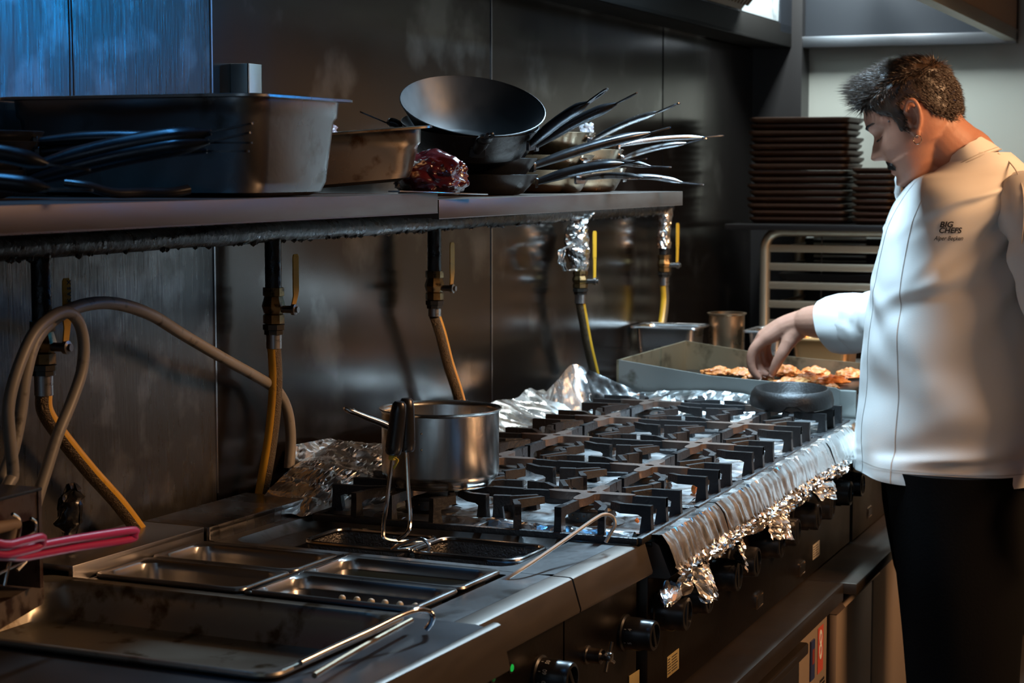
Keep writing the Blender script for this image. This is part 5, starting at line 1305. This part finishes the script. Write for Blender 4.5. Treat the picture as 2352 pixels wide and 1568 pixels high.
# ---- hair
HAIR = mat('dark_brown_hair', (.045,.026,.016), 0, .38, .5, 60, col2=(.02,.012,.008), spec=.6)
def hairline(x):
    P = [(-.11,-.052),(-.085,-.052),(-.06,-.035),(-.040,-.012),(-.030,.020),(-.012,.036),(.006,.030),(.012,-.020),(.025,-.020),(.030,.018),(.048,.030),(.062,.052),(.080,.064),(.10,.066)]
    for a, c in zip(P, P[1:]):
        if a[0] <= x <= c[0]: return a[1]+(c[1]-a[1])*(x-a[0])/(c[0]-a[0])
    return .064
rnd = random.Random(11)
def hthick(p):
    top = max(0, min(1, (p.z-.045)/.045)); fr = max(0, min(1, (p.x-.0)/.08))
    return .004+.014*top+.010*top*fr
b = nb(); NZ, NT = 60, 90; grid = []
for i in range(NZ+1):
    z = -.055+(.1605)*i/NZ; row = []
    for k in range(NT):
        th = 2*PI*k/NT; p = headpt(th, z); c = V((-.008,0,z*.6)); n = (p-c).normalized()
        n = V((p.x+.008, p.y*1.2, (p.z-.03)*1.1 if p.z > .03 else 0)).normalized()
        m_ = max(0, min(1, (p.z-hairline(p.x))/.012))
        q = p+n*(hthick(p)*(m_**.5)*(.8+.35*noise.noise(p*70))-.0015*(1-m_)); row.append((b.verts.new(HM @ q), m_))
    grid.append(row)
for i in range(NZ):
    for k in range(NT):
        q = (grid[i][k], grid[i][(k+1)%NT], grid[i+1][(k+1)%NT], grid[i+1][k])
        if max(x[1] for x in q) > 0: b.faces.new([x[0] for x in q])
b.faces.new([x[0] for x in grid[-1]])
def strand(b, p, d1, d2, L, r):
    a, c = frame_of(d1); pts = [p, p+d1*L*.45, p+d1*L*.7+d2*L*.35]; R = []
    for q, rr in zip(pts[:2], (r, r*.75)): R.append([b.verts.new(HM @ (q+(a*math.cos(x)+c*math.sin(x))*rr)) for x in (0,2.09,4.19)])
    tip = b.verts.new(HM @ pts[2])
    for k in range(3):
        b.faces.new((R[0][k],R[0][(k+1)%3],R[1][(k+1)%3],R[1][k])); b.faces.new((R[1][k],R[1][(k+1)%3],tip))
cnt = 0
while cnt < 7500:
    th = rnd.uniform(0, 2*PI); z = -.052+.157*rnd.random()**.8
    p = headpt(th, z)
    if p.z < hairline(p.x)+.001: continue
    n = V((p.x+.008, p.y*1.2, (p.z-.03)*1.1 if p.z > .03 else 0)).normalized()
    top = max(0, min(1, (p.z-.050)/.035)); fr = max(0, min(1, (p.x-.005)/.06))
    j = V((rnd.uniform(-1,1), rnd.uniform(-1,1), rnd.uniform(-1,1)))*.3
    side = V((-.55,0,-.8)); tp_ = V((.75,0,.25))
    d = (n*(.16+.30*top*(1-.3*fr))+side*(1-top)*1.1+tp_*top*.85+V((.1,0,.85))*fr*top+j*.38).normalized()
    d2 = (d+side*(1-top)*.3+V((.9,0,-.10-.5*fr))*top+j*.5).normalized()
    L = .009+.018*top+.026*top*fr+rnd.random()*.006
    strand(b, p+n*(hthick(p)*.35), d, d2, L*(.8+.5*rnd.random()), .0009)
    cnt += 1
po('hair', b, HAIR, ang=180)
# eyebrows, moustache, lashes, stubble-side details
b = nb()
for sy in (-1, 1):
    for k in range(110):
        t = rnd.random(); y = sy*(.014+.036*t); z = .019+.005*math.sin(t*2.4)+rnd.uniform(-.0028,.0028)*(1-.5*t)
        th = math.asin(max(-1,min(1,(y/.074)))); p = headpt(th, z); strand(b, p-V((.001,0,0)), V((.35,sy*.8,.25)).normalized(), V((0,sy*.9,-.2)).normalized(), .009, .0008)
po('eyebrows', b, HAIR, ang=180)
b = nb()
for k in range(800):
    y = rnd.uniform(-.035,.035); z = -.0545-.013*(abs(y)/.035)**1.5+rnd.uniform(-.006,.005)
    th = math.asin(max(-1,min(1,(y/.06)))); p = headpt(th, z); sy = 1 if y > 0 else -1
    strand(b, p-V((.001,0,0)), V((.30,sy*.55,-.7)).normalized(), V((-.25,sy*.6,-.8)).normalized(), .0105, .0010)
po('moustache', b, mat('moustache_hair', (.018,.012,.009), 0, .45), ang=180)
b = nb()
for sy in (-1, 1):
    for k in range(26):
        t = k/25; y = sy*(.019+.025*t); z = -.006-.0035*math.sin(t*PI); th = math.asin(y/.074); p = headpt(th, z); strand(b, p, V((.75,sy*.2,-.4)).normalized(), V((.8,sy*.2,0)).normalized(), .0065, .0006)
po('eyelashes', b, HAIR, ang=180)
b = nb(); q = headpt(math.radians(62), .012); t = nb(); bmesh.ops.create_uvsphere(t, u_segments=10, v_segments=8, radius=.0022); merge(b, t, HM @ Matrix.Translation(q)); po('mole', b, mat('mole', (.05,.02,.015), 0, .6))
b = nb(); ec = EML @ V((.005,.012,-.043)); tube(b, ring_pts(ec, .0085, 28, SS*.45-NN), .0009, 8, closed=True)
b2_ = po('earring', b, mat('earring_metal', (.8,.74,.6), 1, .15))
# ---- jacket ----------------------------------------------------------------
JV = [(1074,1968,2445,.205),(1040,1969,2447,.207),(1000,1972,2447,.210),(900,1978,2440,.216),(800,1986,2430,.216),(700,1997,2418,.212),(640,2006,2410,.210),(580,2018,2404,.210),(520,2034,2400,.213),(470,2054,2396,.216),(435,2078,2392,.202),(410,2103,2384,.160),(394,2136,2374,.122),(380,2152,2360,.100),(364,2170,2342,.088),(350,2182,2322,.080)]
JT = .02
WHITE = mat('white_cotton', (.66,.64,.61), 0, .85, .06, 4, bump=.045, bs=420)
def jrow(s):
    """s 0..1 from hem to neck -> (v, uf, ub, B)"""
    x = s*(len(JV)-1); i = min(len(JV)-2, int(x)); t = x-i
    def cr(k):
        p = [JV[max(i-1,0)][k], JV[i][k], JV[i+1][k], JV[min(i+2,len(JV)-1)][k]]
        return .5*(2*p[1]+(p[2]-p[0])*t+(2*p[0]-5*p[1]+4*p[2]-p[3])*t*t+(3*p[1]-p[0]-3*p[2]+p[3])*t**3)
    return [cr(k) for k in range(4)]
def jpt(ang, s, off=0.):
    v, uf, ub, B = jrow(s)
    a = cp(uf, v, JT); c_ = cp(ub, v, JT); m_ = (a+c_)/2; A = (a-c_).length/2
    ca, sa = math.cos(ang), math.sin(ang); e = .86
    ex = math.copysign(abs(ca)**e, ca); ey = math.copysign(abs(sa)**e, sa)
    hem = 0
    p = m_ + SS*(A+off)*ex - NN*(B+off)*ey
    p.z = m_.z + (.010*math.sin(ang*1.0)*-1 if s < .03 else 0)
    return p
def wrk(p, ang, s):
    q = V((p.x*2.2, p.y*2.2, p.z*3.4))
    w = .009*noise.noise(q*1.6)+.0055*noise.noise(q*3.7+V((4,2,1)))
    # folds: drag lines from the armpit down to the belly, and loose vertical folds near the hem
    du, dv = ang-2.25, s-.50
    for a0, s0, sl, wd, am in ((1.95,.56,.9,.035,.008),(2.15,.50,.8,.04,.009),(1.7,.62,.55,.03,.006),(2.4,.42,1.0,.05,.008),(.9,.20,-.25,.05,.005),(1.5,.14,.18,.035,.006),(2.0,.10,.3,.04,.006),(.55,.30,-.5,.04,.004),(1.2,.36,.35,.03,.004)):
        d = (s-s0)-sl*(ang-a0)*.22; w += 1.5*am*gs(d, wd*.55)*gs(ang-a0, .42)*-1 + am*.9*gs(d-wd*.9, wd*.5)*gs(ang-a0,.42)
    w += .006*gs(s-.04,.06)*math.sin(ang*7+1.5)
    return w
b = nb(); NS, NA = 150, 200; J = []
for i in range(NS+1):
    s = i/NS; row = []
    for k in range(NA):
        ang = 2*PI*k/NA; p = jpt(ang, s); f = 1 if s < .9 else (1-s)/.1
        row.append(p+(SS*math.cos(ang)-NN*math.sin(ang))*wrk(p, ang, s)*f)
    J.append(row)
jw = [[p+V((0,0,0)) for p in r] for r in J]
inner = [[p-(SS*math.cos(2*PI*k/NA)-NN*math.sin(2*PI*k/NA))*.004 for k, p in enumerate(J[0])], [p-(SS*math.cos(2*PI*k/NA)-NN*math.sin(2*PI*k/NA))*.006+V((0,0,.05)) for k, p in enumerate(J[0])]]
loft(b, inner[::-1]+J)
# sleeves (part of the jacket cloth)
def sleeve(b, pts, rads, wr_amp, seed, n=10):
    P = smooth_path(pts, n); m_ = len(pts)-1; seg = 40; a = None
    rows = []
    for i, p in enumerate(P):
        t = i/n; k = min(m_-1, int(t)); r = rads[k]+(rads[k+1]-rads[k])*(t-k)
        d = (P[min(i+1,len(P)-1)]-P[max(i-1,0)]).normalized()
        if a is None: a, c = frame_of(d)
        else: a = (a-d*a.dot(d)).normalized(); c = d.cross(a)
        row = []
        for q in range(seg):
            g = 2*PI*q/seg; n_ = a*math.cos(g)+c*math.sin(g); pp = p+n_*r
            w = wr_amp*(noise.noise(pp*14+V((seed,0,0)))+.8*abs(noise.noise(pp*26+V((0,seed,0))))-.3)+wr_amp*.8*math.sin(i*.9+2.2*noise.noise(pp*9))*gs(t-1.2,.7)
            row.append(pp+n_*w)
        rows.append(row)
    loft(b, rows); return rows
sleeve(b, [cp(2168,438,.12), sh_r, el_r.lerp(sh_r,.4), el_r, cp(2010,735,.385), cp(1948,737,.425)], [.085,.080,.072,.068,.066,.062], .012, 2.)
sleeve(b, [cp(2318,470,-.02), cp(2392,497,-.160), el_l.lerp(sh_l,.4)-NN*.008, el_l-NN*.008, cp(2470,900,-.215), cp(2453,1000,-.23)], [.060,.080,.080,.072,.064,.056], .007, 5.)
jb = b.copy()
jbv = BVHTree.FromBMesh(jb); jb.free()
jk = po('jacket', b, WHITE, ang=70)
# cuff, rolled wide
b = nb()
rows = []
cpts = [cp(1990,734,.41), cp(1968,737,.424), cp(1945,740,.437), cp(1920,743,.452), cp(1906,745,.460), cp(1908,744,.458), cp(1935,741,.442)]
crad = [.058,.064,.066,.064,.060,.054,.050]
seg = 44; d0 = (cpts[3]-cpts[0]).normalized(); a0, c0_ = frame_of(d0)
for i, (p, r) in enumerate(zip(cpts, crad)):
    row = []
    for q in range(seg):
        g = 2*PI*q/seg; n_ = a0*math.cos(g)+c0_*math.sin(g)
        low = max(0, -n_.z); row.append(p+n_*(r*(1+.10*low)+.003*noise.noise((p+n_*r)*30))+d0*(.020*n_.z if i in (2,3,4,5) else 0)*-1*0+d0*(.012*n_.z if 2 <= i <= 5 else 0))
    rows.append(row)
loft(b, rows); cf = po('cuff', b, WHITE, ang=70)
cf.parent = jk
# placket: the overlapping front edge with a stitched seam
def strip(a_of_s, w_of_s, off, s0, s1, name, m, th=.003, ns=90, nw=8, wob=0.):
    b = nb(); rows = []
    for i in range(ns+1):
        s = s0+(s1-s0)*i/ns; row = []
        for k in range(nw+1):
            ang = a_of_s(s)+w_of_s(s)*k/nw; p = jpt(ang, s); n_ = SS*math.cos(ang)-NN*math.sin(ang); f = 1 if s < .9 else (1-s)/.1
            e = 0 if k in (0,nw) else 1
            row.append(p+n_*(wrk(p,ang,s)*f+off+th*e+wob*math.sin(s*150)*(1 if k == nw-1 else 0)))
        rows.append(row)
    loft(b, rows, closed=False); o = po(name, b, m, ang=60); o.parent = jk; return o
strip(lambda s: -.35, lambda s: .70-.08*s, .001, .004, .80, 'placket', WHITE, .0035, wob=.0008)
STI = mat('seam_thread', (.50,.46,.42), 0, .9)
strip(lambda s: .95-.10*s, lambda s: .016, .0005, .004, .62, 'side_seam', STI, .0012, nw=2)
strip(lambda s: 0.0, lambda s: PI, .0003, .042, .047, 'hem_seam', STI, .0010, ns=2, nw=60)
# shoulder yoke seam and armhole seam
def seamline(px, name='armhole_seam', r=.0014):
    P = []
    for a, c in px:
        d = (cp(a,c,-.3)-CAM).normalized(); h = jbv.ray_cast(CAM, d)
        if h[0]: P.append(h[0]-d*.0004)
    if len(P) > 2:
        b = nb(); tube(b, smooth_path(P, 6), r, 6); o = po(name, b, STI); o.parent = jk
seamline([(2292,352),(2318,372),(2338,400),(2350,440),(2352,500),(2346,560)])
for e0_, e1_ in ((0,0),):
    pass
# collar band
b = nb(); NC = 72; R = []
lo0, lo1 = cp(2163,406,JT), cp(2299,343,JT); hi0, hi1 = cp(2165,377,JT), cp(2259,312,JT)
def coll(e0, e1, B, g, off=0): 
    m_ = (e0+e1)/2; A = (e0-e1)/2; ca, sa = math.cos(g), math.sin(g)
    return m_+A*ca*(1+off*12)-NN*(B+off)*sa+V((0,0,.006))*(sa*sa)
gs0, gs1 = math.radians(4), math.radians(352)
for (e0,e1,B,off) in ((lo0,lo1,.088,0),(lo0.lerp(hi0,.5),lo1.lerp(hi1,.5),.080,.001),(hi0,hi1,.072,.0),(hi0,hi1,.072,-.003),(lo0,lo1,.088,-.004)):
    R.append([coll(e0,e1,B,gs0+(gs1-gs0)*k/NC,off)+V((1,1,1))*.0012*noise.noise(V((k*.3,B*100,0))) for k in range(NC+1)])
loft(b, R, closed=False); co = po('collar', b, WHITE, ang=50); co.parent = jk
b = nb(); tube(b, [coll(lo0,lo1,.0885,math.radians(6)+math.radians(170)*k/40,.0012) for k in range(41)], .0013, 6)
tube(b, [coll(lo0.lerp(hi0,.16),lo1.lerp(hi1,.16),.0865,math.radians(6)+math.radians(170)*k/40,.0012) for k in range(41)], .0009, 6)
o = po('collar_seam', b, STI); o.parent = jk
# embroidery on the left chest
THR = mat('black_thread', (.012,.011,.011), 0, .7)
def embroider(parts, name):
    b = nb()
    for s, size, u0, v0, sh_, xs, bold in parts:
        t = text_bm(s, size, .0, sh_, xs, 1., bold)
        bmesh.ops.triangulate(t, faces=t.faces[:])
        bmesh.ops.subdivide_edges(t, edges=[e for e in t.edges if e.calc_length() > .004], cuts=1)
        for v in t.verts:
            uu, vv = u0+v.co.x, v0-v.co.y
            d = FW*FPX+RT*(uu-1176)-UP*(vv-784); d.normalize(); h = jbv.ray_cast(CAM, d)
            v.co = (h[0]-d*.0012) if h[0] else cp(uu,vv,-.2)
        merge(b, t)
    o = po(name, b, THR, smooth=False); o.parent = jk; return o
embroider([('BIG',18,2173,516,.25,1.10,.55),('CHEFS',17.5,2181.5,529.5,.25,1.04,.5)], 'embroidered_name')
embroider([('Alper Be\u00e7ken',14.5,2178,547.5,.42,.84,.12)], 'embroidered_script')
# ---- trousers
BLK = mat('black_cloth', (.003,.003,.0033), 0, .9, .2, 6, bump=.1, bs=200, spec=.08)
b = nb()
def legs(b, hip, knee, ank, r0, r1, r2, seed):
    P = smooth_path([hip, hip.lerp(knee,.5), knee, ank], 8); rows = []
    for i, p in enumerate(P):
        t = i/(len(P)-1); r = r0+(r1-r0)*min(1,t*1.5) if t < .667 else r1+(r2-r1)*(t-.667)*3
        rows.append([p+V((math.cos(2*PI*k/40)*r, math.sin(2*PI*k/40)*r, 0))*(1+.05*noise.noise(V((math.cos(2*PI*k/40)*2+seed, math.sin(2*PI*k/40)*2, p.z*4)))) for k in range(40)])
    loft(b, rows, True, True)
for sgn, uu in ((-1,2198),(1,2194)):
    kn = cp(uu+16,1568,sgn*.10); an = V((kn.x+.0, kn.y-.02, .03))
    legs(b, cp(uu,1075,sgn*.075), kn, an, .143, .108, .092, sgn)
rings = []
for v_, f_, k_, B_ in ((960,2010,2400,.16),(1075,2021,2398,.185),(1150,2026,2390,.18),(1215,2036,2372,.165),(1300,2052,2355,.14),(1400,2085,2320,.10)):
    a = cp(f_, v_, JT); c_ = cp(k_, v_, JT); m_ = (a+c_)/2; A = (a-c_).length/2
    rings.append([m_+SS*A*math.cos(2*PI*k/60)-NN*B_*math.sin(2*PI*k/60) for k in range(60)])
loft(b, rings, True, True)
po('trousers', b, BLK)
for sgn in (-1, 1):
    kn = cp(2212,1568,sgn*.10); b = nb(); c = V((kn.x, kn.y-.02, 0))
    rows = []
    for x, w_, h_ in ((-.09,.02,.05),(-.08,.035,.075),(-.03,.042,.085),(.05,.045,.075),(.12,.046,.055),(.165,.036,.045),(.185,.012,.03)):
        rows.append([c+F0*x+L0*w_*math.cos(2*PI*k/24)+V((0,0,.002+h_*(.5+.5*math.sin(2*PI*k/24)))) for k in range(24)])
    loft(b, rows, True, True); po('shoe', b, BLACKM)
# ================================================================== LIGHT
def area(name, loc, tgt, sx, sy, power, col, spread=PI):
    l = bpy.data.lights.new(name, 'AREA'); l.shape = 'RECTANGLE'; l.size = sx; l.size_y = sy; l.energy = power; l.color = col; l.spread = spread
    o = bpy.data.objects.new(name, l); COL.objects.link(o); o.location = loc
    o.rotation_euler = (V(tgt)-V(loc)).to_track_quat('-Z', 'Y').to_euler(); return o
area('hood_lamp', (3.75,.925,2.3), (3.75,.98,.9), 1.0, .08, 54, (.52,.78,1.0), math.radians(125))
area('room_lamp_warm', (2.6,-1.3,2.5), (3.3,.9,1.0), 1.6, .8, 12, (1,.60,.32))
area('room_lamp_warm_far', (3.3,-1.55,2.6), (3.9,.5,1.25), 1.0, .6, 60, (1,.56,.28), math.radians(110))
area('hood_lamp_far', (5.5,1.25,2.3), (5.5,1.25,.9), .5, .15, 32, (.86,.95,.94))
area('blue_mirror_fill', (5.85,-1.76,2.14), (2.0,1.56,2.08), .6, .5, 3.2, (.0,.34,1.0), math.radians(24))  # added blue helper, set where the near wall panel mirrors it
area('blue_tube', (1.95,1.44,2.3), (2.0,1.36,1.0), .9, .06, 7.5, (.10,.44,1.0))
area('cool_side_fill', (-.5,.6,2.5), (-1.4,.8,1.2), .8, .6, 46, (.55,.78,1.0))  # made-up cool fill, lights the near wall for reflections in steel sides
w = bpy.data.worlds.new('world'); SC.world = w; w.use_nodes = True
w.node_tree.nodes['Background'].inputs[0].default_value = (.05,.06,.08,1); w.node_tree.nodes['Background'].inputs[1].default_value = .1
SC.view_settings.view_transform = 'Standard'; SC.view_settings.look = 'None'; SC.view_settings.exposure = 0; SC.view_settings.gamma = 1; SC.view_settings.use_curve_mapping = False
